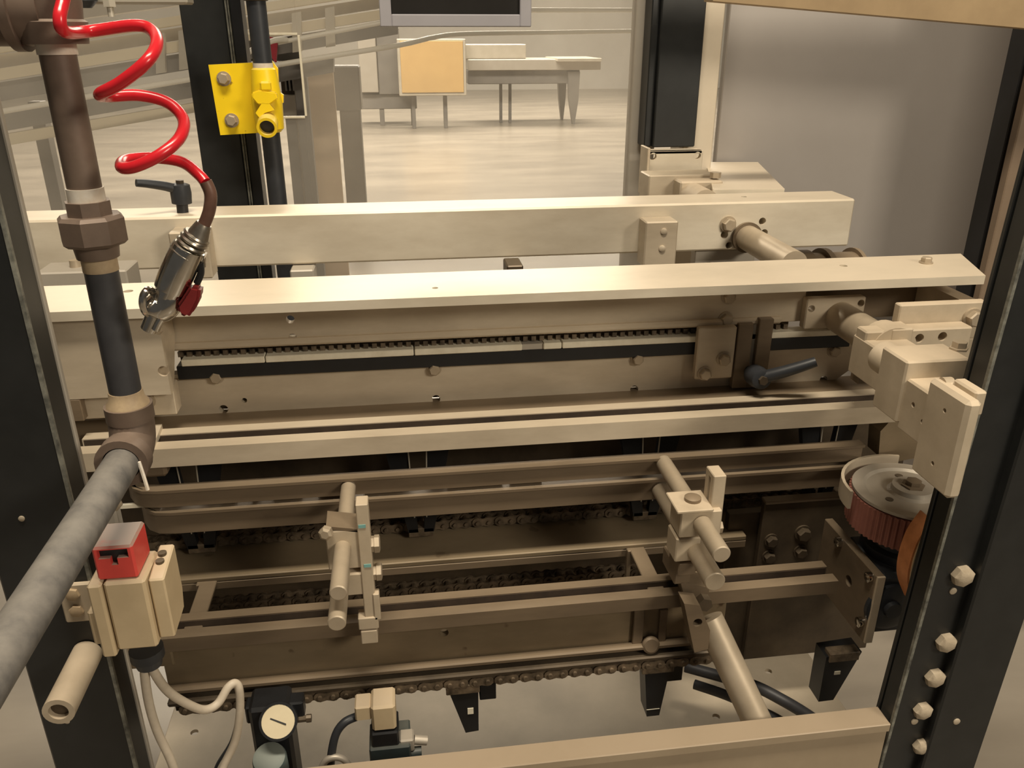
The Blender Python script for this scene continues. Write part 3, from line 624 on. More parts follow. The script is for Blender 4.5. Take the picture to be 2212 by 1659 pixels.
def rod_clamp_right():
    t = thing('rod_clamp', 'clamp with two rods and a slotted flat bar, beside the thick support tube', 'clamp', at(1500, 1300, Y=0.83), 'rod clamps on the lower rail')
    y1 = YBAR - 0.006
    for (px, py), y0, r in (((1430, 994), 0.728, 0.0106), ((1424, 1052), 0.735, 0.0122)):
        c_ = at(px, py, Y=YBAR)
        mb = MB(); mb.lathe((c_.x, y0, c_.z), (0, 1, 0), [(0, r - 0.0012), (0.0012, r), (y1 - y0, r)], 24); part('rod', mb, 'rod_steel', t)
    Y0 = 0.793
    x0, x1 = xa(1470, 1130, Y0), xa(1558, 1130, Y0)
    mb = MB(); mb.box(x0, x1, Y0, Y0 + 0.038, za(1510, 1160, Y0), za(1510, 1106, Y0), 0.0015); part('upper_jaw', mb, 'cast_block', t)
    mb = MB(); mb.box(x0 - 0.002, x1 - 0.022, Y0 + 0.002, Y0 + 0.036, za(1500, 1214, Y0), za(1500, 1164, Y0), 0.0015); part('lower_jaw', mb, 'cast_block', t)
    mb = MB(); mb.box(x0 - 0.006, x1 - 0.012, Y0 - 0.003, Y0 + 0.042, za(1500, 1106, Y0), za(1500, 1106, Y0) + 0.004, 0.001); part('cover_plate', mb, 'cast_block', t)
    mb = MB(); mb.lathe((x0 + 0.02, Y0 + 0.02, za(1500, 1106, Y0) + 0.004), (0, 0, 1), [(0, 0.010), (0.004, 0.010), (0.006, 0.006)], 18); part('screw', mb, 'oiled_steel', t)
    Yb = 0.800; x0, x1 = xa(1536, 1090, Yb), xa(1563, 1090, Yb)
    mb = MB(); mb.box(x0, x1, Yb, Yb + 0.026, za(1545, 1165, Yb), za(1545, 1029, Yb), 0.001); fb = part('slotted_bar', mb, 'cast_block', t)
    cut(fb, [], [(x0 - 0.01, x1 + 0.01, Yb + 0.009, Yb + 0.016, za(1545, 1110, Yb), za(1545, 1040, Yb))])
    mb = MB(); mb.lathe((x1, Yb + 0.013, za(1560, 1150, Yb)), (1, 0, 0), [(0, 0.008), (0.006, 0.008), (0.007, 0.006)], 6); part('bolt', mb, 'rod_steel', t)
    Yc = 0.812
    mb = MB(); mb.box(xa(1462, 1240, 0.80), xa(1500, 1240, 0.80), 0.796, 0.832, za(1480, 1240, 0.80), za(1480, 1212, 0.80), 0.0015); part('neck_block', mb, 'oiled_steel', t)
    mb = MB(); mb.box(xa(1458, 1240, Yc), xa(1492, 1240, Yc), Yc, Yc + 0.05, za(1475, 1262, Yc), za(1475, 1226, Yc), 0.0015); part('rail_jaw', mb, 'oiled_steel', t)
    mb = MB(); mb.prism([at(1470, 1258, Y=Yc), at(1496, 1262, Y=Yc), at(1532, 1270, Y=Yc), at(1530, 1296, Y=Yc), at(1482, 1300, Y=Yc)], (0, 0.03, 0)); part('saddle', mb, 'oiled_steel', t)
    mb = MB(); mb.hexa(at(1524, 1308, Y=0.80), at(1524, 1308, Y=0.80) + Vector((0, 0.02, 0)), 0.010); part('nut', mb, 'dark_steel', t)
    Yd = 0.784
    mb = MB(); mb.prism([at(1478, 1304, Y=Yd), at(1512, 1308, Y=Yd), at(1534, 1362, Y=Yd), at(1530, 1402, Y=Yd), at(1500, 1410, Y=Yd)], (0, 0.024, 0)); hb = part('hanging_block', mb, 'oiled_steel', t)
    cut(hb, [(at(1507, 1345, Y=Yd), (0, 1, 0), 0.006, 0.02)])
rod_clamp_right()
# --- thick support tube
c = at(1530, 1335, Y=0.808); c1 = at(1641, 1570, Y=0.735)
mb = MB(); mb.cyl(c, c1, 0.0185, 32); one('support_tube', mb, 'rod_steel', 'thick round support tube sloping from the rail clamp to the front panel', 'tube')

# --- front panel and pan
zfp = za(1640, 1556, 0.716)
t = thing('front_panel', 'pale painted sheet metal front panel across the bottom', 'panel', (0.1, 0.69, FL))
yb = at(1500, 1578, Z=zfp).y
mb = MB(); mb.box(xl - 0.002, xr - 0.009, 0.690, 0.702, FL + 0.1, zfp - 0.001, 0.001); part('face_sheet', mb, 'panel_paint', t)
mb = MB(); mb.box(xl - 0.002, xr - 0.009, 0.688, 0.716, zfp - 0.0005, zfp + 0.0025, 0.001); part('top_flange', mb, 'panel_paint', t)
mb = MB(); mb.box(xl - 0.002, xr - 0.009, 0.686, 0.6905, zfp - 0.009, zfp + 0.003, 0.001); part('rolled_edge', mb, 'panel_paint', t)
ZP = -0.99
t = thing('base_pan', 'pale painted drip pan under the lower chain', 'pan', (0.1, 1.0, ZP))
mb = MB(); mb.box(-0.40, 0.66, 0.72, 1.62, ZP - 0.006, ZP, 0.001); bp = part('pan_sheet', mb, 'pan_paint', t)
cut(bp, [(at(px, py, Z=ZP), (0, 0, -1), r, 0.02) for px, py, r in ((420, 1582, .006), (495, 1630, .006), (1660, 1450, .006), (1547, 1548, .006), (1010, 1640, .006))])

# ================================================================== RIGHT-HAND DRIVE AND BRACKET
# --- stepped clamp bracket
t = thing('stepped_bracket', 'stepped cream bracket of bolted blocks reaching to the right front post', 'bracket', at(2060, 1070, Y=0.70))
YQ = 0.93
x0, x1 = xa(1940, 690, YQ), xa(2126, 690, YQ)
mb = MB(); mb.box(x0, x1, YQ, YQ + 0.014, za(2030, 735, YQ), za(2030, 656, YQ), 0.0015); part('back_plate', mb, 'cast_block', t)
mb = MB(); mb.box(xa(2000, 700, YQ), x1 - 0.006, YQ + 0.0, YQ + 0.014, za(2030, 835, YQ), za(2030, 735, YQ), 0.0015); part('drop_plate', mb, 'cast_block', t)
inst('bolt', BOLT, t, at(2099, 686, Y=YQ), None, 1.25)
Ye = 0.905
mb = MB(); mb.box(xa(1868, 740, Ye), xa(2100, 720, Ye), Ye, Ye + 0.024, za(1980, 757, Ye), za(1980, 712, Ye), 0.002); cb = part('clamp_bar', mb, 'cast_block', t)
cut(cb, [(at(px, py, Y=Ye), (0, 1, 0), 0.0062, 0.02) for px, py in ((1986, 731), (2036, 727))])
mb = MB(); mb.cyl((c2.x, 0.903, c2.z), (c2.x, 0.936, c2.z), 0.031, 28); ck = part('split_clamp', mb, 'cast_block', t)
mb = MB(); mb.box(c2.x - 0.008, c2.x + 0.022, 0.902, 0.932, c2.z + 0.010, c2.z + 0.030, 0.002); lug = part('clamp_lug', mb, 'cast_block', t)
cut(lug, [(Vector((c2.x + 0.002, 0.917, c2.z + 0.030)), (0, 0, -1), 0.0055, 0.015)])
def step(name, pf, Yf, Yb, right_px, ztop_px, zbot_px, m='cast_block', bev=0.002):
    xL = xa(pf, ztop_px, Yf); mb = MB(); mb.box(xL, xa(right_px, ztop_px, Yf), Yf, Yb, za(pf, zbot_px, Yf), za(pf, ztop_px, Yf), bev); return part(name, mb, m, t)
bA = step('upper_block', 1960, 0.742, 0.790, 2096, 782, 912)
mb = MB(); mb.lathe((xa(2068, 765, 0.77), 0.77, za(1960, 782, 0.742)), (0, 0, 1), [(0, 0.010), (0.002, 0.010), (0.0025, 0.008), (0.009, 0.008)], 6); part('bolt', mb, 'rod_steel', t)
mb = MB(); cc = at(1945, 795, Y=0.79); mb.cyl((cc.x, 0.785, cc.z), (cc.x, 0.825, cc.z), 0.019, 28); part('boss', mb, 'cast_block', t)
bB = step('lower_block', 2020, 0.694, 0.745, 2096, 858, 968)
mb = MB(); mb.box(xa(1985, 800, 0.79), xa(2085, 800, 0.79), 0.788, 0.932, za(1960, 900, 0.79), za(1960, 812, 0.79), 0.002); part('link_block', mb, 'cast_block', t)
mb = MB(); mb.box(xa(2100, 850, 0.66), xa(2126, 850, 0.66), 0.655, 0.69, za(2100, 900, 0.655), za(2100, 848, 0.655), 0.002); part('end_pad', mb, 'cast_block', t)
bC = step('end_plate', 2093, 0.640, 0.703, 2127, 870, 1077, 'cast_block', 0.004)
cut(bC, [(Vector((xa(2093, 870, 0.64), y_, za(2093, pz, 0.64))), (1, 0, 0), 0.0025, 0.005) for y_, pz in ((0.67, 915), (0.67, 1030))])
cut(bB, [(Vector((xa(2020, 858, 0.69), y_, za(2020, pz, 0.69))), (1, 0, 0), 0.003, 0.006) for y_, pz in ((0.725, 905), (0.705, 925))])
mb = MB(); p = at(2034, 832, Y=0.693); mb.cyl(p, p + Vector((0.01, 0, 0)), 0.008, 18); part('washer', mb, 'rod_steel', t)
Yh = 1.0
mb = MB(); mb.prism([at(1985, 606, Y=1.08), at(2020, 606, Y=1.08), at(2020, 606, Y=1.08) + Vector((0, -0.14, 0)), at(1985, 606, Y=1.08) + Vector((0, -0.14, 0))], (0, 0, -0.05)); part('side_arm', mb, 'cast_block', t)
mb = MB(); mb.box(xa(1860, 780, 0.93), xa(1912, 780, 0.93), 0.93, 0.95, za(1880, 830, 0.93), za(1880, 757, 0.93), 0.002); part('lower_boss', mb, 'oiled_steel', t)

# --- gap shade behind the bracket, put in as a black strip with yellow dot
p = at(2112, 740, Y=0.97)
t = thing('gap_shade', 'gap shade behind the stepped bracket, put in as a slim black strip with a yellow dot', 'bar', (p.x, 0.97, za(2112, 850, 0.97)))
mb = MB(); mb.box(p.x - 0.008, p.x + 0.03, 0.97, 0.99, za(2112, 850, 0.97), za(2112, 690, 0.97), 0.001); part('bar_body', mb, 'black_plastic', t)
q = at(2104, 780, Y=0.968); mb = MB(); mb.cyl(q, q + Vector((0, 0.004, 0)), 0.004, 12); part('yellow_dot', mb, 'yellow_mark', t, 'yellow dot')

# --- pulley with ribbed belt
pc = at(1970, 1058, Y=0.86); zp = pc.z; rp_ = 0.0735
t = thing('belt_pulley', 'grey pulley wheel wrapped by a ribbed red-brown belt', 'pulley', (pc.x, pc.y, zp - 0.055))
mb = MB(); mb.lathe((pc.x, pc.y, zp - 0.052), (0, 0, 1), [(0, 0.062), (0.0, rp_ - 0.004), (0.048, rp_ - 0.004), (0.048, rp_), (0.052, rp_), (0.052, rp_ - 0.014), (0.049, rp_ - 0.018), (0.049, 0.030), (0.052, 0.026), (0.058, 0.025), (0.058, 0.001)], 64); part('wheel', mb, 'pulley_metal', t)
mb = MB(); mb.lathe((pc.x, pc.y, zp + 0.006), (0, 0, 1), [(0, 0.015), (0.002, 0.015), (0.0025, 0.010), (0.008, 0.010), (0.009, 0.008)], 6); part('hub_bolt', mb, 'oiled_steel', t)
for a_ in (200, 80, 320):
    mb = MB(); x, y = pc.x + 0.042 * math.cos(R(a_)), pc.y + 0.042 * math.sin(R(a_)); mb.cyl((x, y, zp - 0.004), (x, y, zp - 0.0022), 0.005, 14); part('plug_screw', mb, 'dark_steel', t)
mb = MB(); pts = []
nt_ = 62
for i in range(nt_ * 4):
    a_ = 2 * math.pi * i / (nt_ * 4); rr = rp_ - 0.001 + (0.0035 if i % 4 in (0, 1) else 0.0010)
    pts.append((pc.x + rr * math.cos(a_), pc.y + rr * math.sin(a_), zp - 0.050))
mb.prism(pts, (0, 0, 0.044)); part('ribbed_belt', mb, 'belt_red', t, 'ribbed red-brown belt')
# belt guard strip behind the wheel
mb = MB(); arc = [(pc.x + 0.086 * math.cos(R(a_)), pc.y + 0.086 * math.sin(R(a_)), zp - 0.02) for a_ in range(70, 190, 8)]
mb.strip(arc, (0, 0, 0.026), 0.004); one('belt_guard', mb, 'aluminium', 'curved pale guard strip behind the pulley wheel', 'guard')
# orange belt running down behind the post
xo = xa(1985, 1200, 0.758)
p0 = at(1975, 1110, Y=0.758)
mb = MB(); path = [Vector((xo + 0.008, 0.758, za(1990, 1128, 0.758))), Vector((xo - 0.004, 0.758, za(1975, 1168, 0.758))), Vector((xo - 0.008, 0.758, za(1965, 1220, 0.758))), Vector((xo - 0.004, 0.758, za(1965, 1265, 0.758))), Vector((xo + 0.012, 0.758, za(1968, 1310, 0.758)))]
t = thing('drive_belt', 'orange drive belt loop half hidden by the right front post', 'belt', path[-1])
mb.strip(catmull(path, 5), (0, 0.024, 0), 0.003); part('belt_band', mb, 'belt_orange', t)
mb = MB(); mb.strip(catmull([p + Vector((0.004, -0.002, 0)) for p in path], 5), (0, 0.004, 0), 0.006); part('belt_rim', mb, 'cream_plastic', t, 'cream rim of the belt')

# --- drive plate, gearbox
t = thing('drive_plate', 'dark oily drive plate with dusty bolt heads behind the lower rail end', 'plate', at(1700, 1410, Y=0.96))
mb = MB(); x0, x1 = xa(1632, 1240, 0.955), xa(1905, 1240, 0.955); mb.box(x0, x1, 0.955, 0.967, za(1720, 1415, 0.955), za(1720, 1082, 0.955), 0.0015); part('plate', mb, 'dark_steel', t)
mb = MB(); mb.box(x0 - 0.001, x1, 0.951, 0.967, za(1720, 1082, 0.955) - 0.001, za(1720, 1082, 0.955) + 0.004, 0.001); part('top_edge', mb, 'oiled_steel', t)
for px, py, s in ((1665, 1166, 1.0), (1733, 1150, 1.2), (1660, 1201, 1.0), (1728, 1190, 1.0)): inst('bolt', BOLT_DARK, t, at(px, py, Y=0.955), None, s)
mb = MB(); mb.box(xa(1560, 1250, 0.97), xa(1636, 1250, 0.97), 0.97, 0.985, za(1600, 1425, 0.97), za(1600, 1110, 0.97), 0.001); part('rear_plate', mb, 'dark_steel', t)
t = thing('gearbox', 'right-angle gearbox with a square mounting plate under the pulley', 'gearbox', at(1860, 1390, Y=0.82))
xm = xa(1893, 1245, 0.80)
zt_, zb_ = za(1893, 1245, 0.80), za(1880, 1385, 0.80)
mb = MB(); mb.box(xm, xm + 0.012, 0.80, 0.937, zb_, zt_, 0.001); mp_ = part('mounting_plate', mb, 'oiled_steel', t)
mb = MB(); mb.box(xm + 0.0005, xm + 0.0115, 0.7965, 0.80, zb_, zt_, 0.0005); part('lit_edge', mb, 'cast_block', t)  # paler front edge: the light it catches is put into its colour
cut(mp_, [(Vector((xm, 0.855, (zt_ + zb_) / 2 + 0.005)), (1, 0, 0), 0.008, 0.02)])
for dy, dz in ((0.010, -0.008), (0.010, -0.100 + 0.02), (0.09, -0.008)):
    mb = MB(); mb.lathe((xm, 0.80 + dy, zt_ + dz), (-1, 0, 0), [(0, 0.007), (0.006, 0.007), (0.007, 0.005)], 12); part('plate_screw', mb, 'chrome', t)
mb = MB(); mb.box(xm + 0.012, xm + 0.10, 0.805, 0.90, zb_ + 0.005, zt_ - 0.004, 0.006); part('housing', mb, 'slate_plastic', t)
mb = MB(); mb.lathe((pc.x, pc.y, zt_ - 0.004), (0, 0, 1), [(0, 0.050), (0.012, 0.050), (0.014, 0.040), (0.030, 0.036), (0.032, 0.028), (zp - 0.052 - zt_ + 0.004, 0.024)], 36); part('output_flange', mb, 'slate_plastic', t)
mb = MB(); mb.lathe((xm + 0.03, 0.806, (zt_ + zb_) / 2), (0, -1, 0), [(0, 0.034), (0.006, 0.034), (0.008, 0.028), (0.008, 0.012), (0.014, 0.011)], 30); part('shaft_cap', mb, 'slate_plastic', t)
mb = MB(); mb.prism([at(1902, 932, Y=0.95), at(1930, 902, Y=0.95), at(1996, 930, Y=0.95), at(2000, 985, Y=0.95), at(1925, 1000, Y=0.95), at(1898, 985, Y=0.95)], (0, 0.03, 0))
one('tension_bracket', mb, 'stained_steel', 'small brown tension bracket above the pulley wheel', 'bracket')

# ================================================================== REAR RIGHT FITTINGS ON THE CORNER POST
t = thing('slide_bracket', 'cream slide bracket and clamp block at the foot of the corner post', 'bracket', at(1470, 420, Y=1.55))
Y0 = 1.585
mb = MB(); mb.box(xa(1396, 340, Y0), xa(1518, 340, Y0), Y0, Y0 + 0.012, za(1450, 372, Y0), za(1450, 326, Y0), 0.001); ap = part('angle_plate', mb, 'clean_aluminium', t)
cut(ap, [(at(px, py, Y=Y0), (0, 1, 0), 0.007, 0.02) for px, py in ((1411, 338), (1507, 336))])
mb = MB(); mb.box(xa(1396, 318, Y0), xa(1518, 318, Y0), Y0, Y0 + 0.035, za(1450, 326, Y0) - 0.006, za(1450, 326, Y0), 0.001); part('angle_top', mb, 'clean_aluminium', t)
mb = MB(); mb.box(xa(1392, 340, Y0), xa(1398, 340, Y0), Y0 - 0.02, Y0 + 0.03, za(1450, 420, Y0), za(1450, 316, Y0), 0.001); part('angle_cheek', mb, 'aluminium', t)
Y1 = 1.50
mb = MB(); mb.box(xa(1402, 390, Y1), xa(1545, 390, Y1), Y1, Y1 + 0.06, za(1470, 440, Y1), za(1470, 378, Y1), 0.002); part('clamp_block', mb, 'aluminium', t)
mb = MB(); mb.box(xa(1470, 400, 1.46), xa(1562, 400, 1.46), 1.46, 1.50, za(1500, 440, 1.46), za(1500, 392, 1.46), 0.003); part('pillow_block', mb, 'cast_block', t)
q = at(1497, 425, Y=1.455); mb = MB(); mb.cyl((q.x, 1.39, q.z), (q.x, 1.46, q.z), 0.024, 26); part('bearing', mb, 'cast_block', t)
mb = MB(); q = at(1545, 384, Y=1.48); mb.hexa(q, q + Vector((0, 0, 0.010)), 0.010); part('bolt', mb, 'rod_steel', t)
zz = za(1600, 408, 1.40)
mb = MB(); a = at(1525, 350, Z=zz); b2 = at(1637, 350, Z=zz); c_ = at(1695, 408, Z=zz); d_ = at(1540, 410, Z=zz)
mb = MB(); mb.prism([a, b2, c_, d_], (0, 0, -0.008)); one('table_plate', mb, 'clean_aluminium', 'flat pale plate between the corner post and the box beam', 'plate')
# round drum peeping out below the box beam
q = at(1790, 590, Y=1.33)
t = thing('end_drum', 'dusty round drum with flanges below the right end of the box beam', 'drum', q)
mb = MB(); mb.lathe((q.x - 0.075, 1.36, q.z - 0.028), (1, 0, 0), [(0, 0.062), (0.05, 0.062), (0.05, 0.056), (0.075, 0.056), (0.075, 0.064), (0.085, 0.064), (0.085, 0.056), (0.135, 0.056), (0.135, 0.063), (0.142, 0.063)], 40); part('drum_body', mb, 'oiled_steel', t)
mb = MB(); mb.cyl((q.x - 0.10, 1.36, q.z - 0.028), (q.x + 0.09, 1.36, q.z - 0.028), 0.012, 18); part('axle', mb, 'rod_steel', t)
# small dark knob and block seen between the two beams
mb = MB(); q = at(1113, 582, Y=1.25); mb.box(q.x - 0.013, q.x + 0.013, 1.25, 1.30, q.z - 0.04, q.z + 0.006, 0.002); one('stop_block', mb, 'dark_steel', 'small dark stop block between the box beam and channel beam', 'block')
mb = MB(); q = at(655, 592, Y=1.27); mb.box(q.x - 0.02, q.x + 0.016, 1.27, 1.32, q.z - 0.04, q.z + 0.006, 0.002); one('stop_block', mb, 'frame_strip', 'small grey stop block beside the foot of the dark valve pipe', 'block')
t = thing('mount_foot', 'grey mount foot with a bolt behind the air pipe', 'foot', at(150, 640, Y=1.2))
q = at(150, 600, Y=1.2)
mb = MB(); mb.box(xa(75, 600, 1.2), xa(275, 600, 1.2), 1.2, 1.26, q.z - 0.03, za(150, 588, 1.2), 0.002); part('foot_block', mb, 'frame_strip', t)
mb = MB(); mb.lathe((q.x, 1.23, q.z - 0.002), (0, 0, 1), [(0, 0.018), (0.006, 0.016), (0.008, 0.008), (0.020, 0.007)], 20); part('foot_bolt', mb, 'rod_steel', t)

# --- monitor over the pane
t = thing('monitor', 'grey framed display screen hanging at the top edge', 'monitor', at(984, 58, Y=1.6))
x0, x1 = xa(820, 30, 1.6), xa(1148, 30, 1.6); z0 = za(984, 58, 1.6); bz = 0.0205
for bx in ((x0, x0 + bz, z0, z0 + .26), (x1 - bz, x1, z0, z0 + .26), (x0 + bz, x1 - bz, z0, z0 + bz), (x0 + bz, x1 - bz, z0 + .26 - bz, z0 + .26)):
    mb = MB(); mb.box(bx[0], bx[1], 1.6, 1.63, bx[2], bx[3], 0.0015); part('bezel_bar', mb, 'bezel', t)
mb = MB(); mb.box(x0 + bz, x1 - bz, 1.608, 1.63, z0 + bz, z0 + .26 - bz, 0.001); part('screen', mb, 'screen', t, 'dark blank screen')
mb = MB(); mb.box(x0 + 0.02, x1 - 0.02, 1.63, 1.66, z0 + 0.02, z0 + .24, 0.002); part('back_shell', mb, 'bezel', t)
mb = MB(); mb.cyl(((x0 + x1) / 2, 1.645, z0 + .20), ((x0 + x1) / 2, 1.645, 0.62), 0.018, 20); part('hanger_pole', mb, 'bezel', t)

# ================================================================== AIR PIPE, HOSE, GUN
YP = 0.75
pxc = -0.265
def pz(py, px): return za(px, py, YP)
t = thing('air_pipe', 'brown iron air pipe with union, dropping down the left and turning towards the viewer', 'pipe', (pxc, YP, pz(930, 265)))
PX = lambda py: pxc
z = lambda py: za(85 + (py - 120) * 0.225, py, YP)
mb = MB(); mb.lathe((pxc, YP, z(95)), (0, 0, 1), [(0, 0.0245), (0.016, 0.0265), (0.018, 0.0235), (0.030, 0.025), (0.12, 0.025)], 32)
mb.cyl((pxc, YP, z(20)), (pxc - 0.09, YP, z(20)), 0.027, 28); mb.cyl((pxc - 0.02, YP, z(20)), (pxc - 0.028, YP, z(20)), 0.031, 28); part('tee_fitting', mb, 'iron_pipe', t)
mb = MB(); mb.cyl((pxc, YP, z(118)), (pxc, YP, z(92)), 0.0150, 24); part('thread_tape', mb, 'thread_tape', t, 'white thread tape')
mb = MB(); mb.cyl((pxc, YP, z(412)), (pxc, YP, z(112)), 0.0138, 28); part('upper_pipe', mb, 'iron_pipe', t)
mb = MB(); mb.cyl((pxc, YP, z(436)), (pxc, YP, z(406)), 0.0150, 24); part('thread_tape', mb, 'thread_tape', t, 'white thread tape')
un = MB(); un.lathe((pxc, YP, z(472)), (0, 0, 1), [(0, 0.0185), (z(434) - z(472), 0.0185)], 8)
un.lathe((pxc, YP, z(528)), (0, 0, 1), [(0, 0.024), (0.003, 0.0275), (z(464) - z(528) - 0.003, 0.0275), (z(464) - z(528), 0.0245)], 8)
un.lathe((pxc, YP, z(556)), (0, 0, 1), [(0, 0.0175), (z(526) - z(556), 0.019)], 20); part('union_nut', un, 'iron_pipe', t)
mb = MB(); mb.cyl((pxc, YP, z(585)), (pxc, YP, z(554)), 0.0148, 24); part('thread_band', mb, 'brass', t, 'tan thread band')
mb = MB(); mb.cyl((pxc, YP, z(868)), (pxc, YP, z(580)), 0.0142, 28); part('lower_pipe', mb, 'black_pipe', t)
mb = MB(); mb.lathe((pxc, YP, z(880)), (0, 0, 1), [(0, 0.0195), (0.005, 0.0190), (0.009, 0.0160), (0.017, 0.0150)], 28); part('thread_band', mb, 'brass', t, 'tan thread band')
ze = z(955)
mb = MB(); mb.tube([(pxc, YP, z(876)), (pxc, YP, z(905)), (pxc, YP - 0.006, ze + 0.006), (pxc, YP - 0.022, ze), (pxc, YP - 0.034, ze)], 0.0205, 24, 5)
mb.cyl((pxc, YP, z(905)), (pxc, YP, z(874)), 0.0215, 28); mb.cyl((pxc, YP - 0.030, ze), (pxc, YP - 0.046, ze), 0.0235, 28, inner=0.0165); part('elbow', mb, 'iron_pipe', t)
mb = MB(); mb.cyl((pxc, YP - 0.025, ze), (pxc, 0.20, ze), 0.0155, 28); part('horizontal_pipe', mb, 'dusty_pipe', t, 'dusty grey pipe running towards the viewer')
mb = MB(); mb.tube([Vector((pxc + 0.016, YP - 0.047, ze + 0.002)), Vector((pxc + 0.018, YP - 0.048, ze - 0.012)), Vector((pxc + 0.020, YP - 0.05, ze - 0.026))], 0.0018, 6, 3); part('tape_end', mb, 'thread_tape', t, 'loose white tape end')

F_, B_ = 0.69, 0.74
hp = [(150, -60, .72), (137, 0, .71), (129, 40, .70), (140, 68, .705), (190, 68, B_), (290, 55, B_), (328, 66, .735), (339, 95, .71), (318, 132, F_), (262, 178, F_), (217, 203, .70), (232, 208, .73), (300, 206, B_), (362, 222, B_), (396, 258, .73), (388, 298, .705), (345, 335, F_), (292, 360, F_), (263, 362, .70), (272, 346, .725), (330, 341, B_), (392, 350, .735), (428, 376, .725), (444, 394, .72)]
hp = [at(a, b2, Y=c_) for a, b2, c_ in hp]
t = thing('coil_hose', 'red coiled air hose hanging at the left', 'hose', hp[-1])
mb = MB(); mb.tube(hp, 0.0047, 16, 7); part('hose', mb, 'red_hose', t)
sl_ = [at(444, 392, Y=.72), at(455, 420, Y=.72), at(452, 455, Y=.72), at(441, 485, Y=.72)]
mb = MB(); mb.tube(sl_, 0.0052, 14, 6); part('sleeve', mb, 'brown_hose', t, 'brown end sleeve')
# blow gun
YU = 0.72
def g(px, py, dy=0): return at(px, py, Y=YU + dy)
t = thing('blow_gun', 'chrome air blow gun with dark red trigger, hanging from the hose', 'blow gun', g(325, 715))
mb = MB(); mb.tube([g(441, 483), g(432, 502), g(424, 518)], lambda k: 0.0062 + 0.005 * k, 18, 4)
part('hose_collar', mb, 'dull_chrome', t)
for k in range(5):
    a = g(427 - 6 * k, 507 + 9 * k); d = (g(390, 570) - g(430, 505)).normalized()
    mb = MB(); mb.lathe(a, d, [(0, 0.0108 + .0006 * k), (0.0016, 0.0118 + .0006 * k), (0.0032, 0.0108 + .0006 * k)], 20); part('swivel_ring', mb, 'dull_chrome', t)
mb = MB(); mb.tube([g(408, 535), g(398, 556), g(388, 578), g(376, 605), g(368, 625)], lambda k: 0.0135 + 0.001 * math.sin(k * 3), 22, 5); part('grip', mb, 'chrome', t)
mb = MB(); mb.tube([g(380, 600), g(366, 630), g(356, 650), g(348, 668)], lambda k: 0.0125 - 0.002 * k, 20, 5); part('neck', mb, 'chrome', t)
mb = MB(); mb.tube([g(412, 545, .01), g(428, 556, .01), g(430, 575, .01)], 0.006, 14, 4); part('valve_pin', mb, 'dull_chrome', t)
mb = MB(); mb.prism([g(418, 548), g(442, 553), g(440, 560), g(420, 556)], (0, 0.012, 0)); part('hinge_tab', mb, 'dull_chrome', t)
mb = MB(); mb.tube([g(433, 568), g(434, 590), g(425, 612)], 0.003, 10, 4); part('trigger_wire', mb, 'black_plastic', t)
mb = MB(); mb.prism([g(404, 612), g(428, 616), g(426, 640), g(410, 672), g(398, 681), g(380, 672), g(376, 655), g(392, 632)], (0, 0.016, 0)); [setattr(v, 'co', v.co + Vector((0.004, -0.010, 0))) for v in mb.bm.verts]; bmesh.ops.bevel(mb.bm, geom=mb.bm.edges[:], offset=0.0025, segments=2, affect='EDGES'); part('trigger', mb, 'dark_red_plastic', t, 'dark red trigger')
mb = MB(); mb.tube([g(366, 632), g(360, 655), g(340, 668), g(334, 676)], lambda k: 0.0105 + 0.003 * math.sin(k * 3.1), 20, 5); part('nose', mb, 'chrome', t)
ring = [g(322 + 14 * math.cos(a_), 652 + 26 * math.sin(a_), -0.006 + 0.008 * math.cos(a_)) for a_ in [R(100 + i * 18) for i in range(13)]]
mb = MB(); mb.tube(ring, 0.0032, 10, 2); part('hook', mb, 'chrome', t)
mb = MB(); mb.tube([g(376, 640, -.006), g(362, 668, -.006), g(346, 692, -.006), g(336, 712, -.006)], 0.0036, 12, 4); part('side_rail', mb, 'chrome', t)
mb = MB(); mb.tube([g(340, 670), g(331, 692), g(322, 712)], lambda k: 0.0085 - 0.0012 * k, 18, 4); part('nozzle', mb, 'chrome', t)

# --- yellow lockable valve on a plate with its pipe
YV = 1.565
t = thing('lockout_valve', 'yellow lockout valve on a bolted yellow plate', 'valve', at(560, 290, Y=YV))
pl = [at(450, 140, Y=YV), at(549, 135, Y=YV), at(560, 183, Y=YV), at(556, 210, Y=YV), at(572, 230, Y=YV), at(578, 286, Y=YV), at(476, 292, Y=YV)]
mb = MB(); mb.prism(pl, (0, 0.006, 0)); yp = part('plate', mb, 'yellow_paint', t)
for q in ((484, 170), (501, 260)): inst('bolt', BOLT, yp, at(*q, Y=YV), None, 1.15)
xv = xa(575, 200, YV - 0.02)
def zv(py): return za(578, py, YV - 0.02)
yv = YV - 0.022
mb = MB(); mb.lathe((xv, yv, zv(285)), (0, 0, 1), [(0, 0.018), (0.006, 0.024), (0.05, 0.026), (zv(206) - zv(285), 0.025), (zv(165) - zv(285), 0.022), (zv(150) - zv(285), 0.020), (zv(146) - zv(285), 0.017)], 28); part('valve_body', mb, 'yellow_paint', t)
mb = MB(); mb.prism([at(548, 140, Y=YV - .03), at(552, 134, Y=YV - .03), at(556, 190, Y=YV - .03), at(551, 187, Y=YV - .03)], (0, 0.03, 0)); part('fin', mb, 'yellow_paint', t)
mb = MB(); mb.prism([at(580, 122, Y=YV - .01), at(600, 148, Y=YV - .01), at(608, 280, Y=YV - .01), at(596, 285, Y=YV - .01), at(586, 160, Y=YV - .01)], (0, 0.008, 0)); part('side_fin', mb, 'yellow_paint', t)
Yw = yv - 0.034
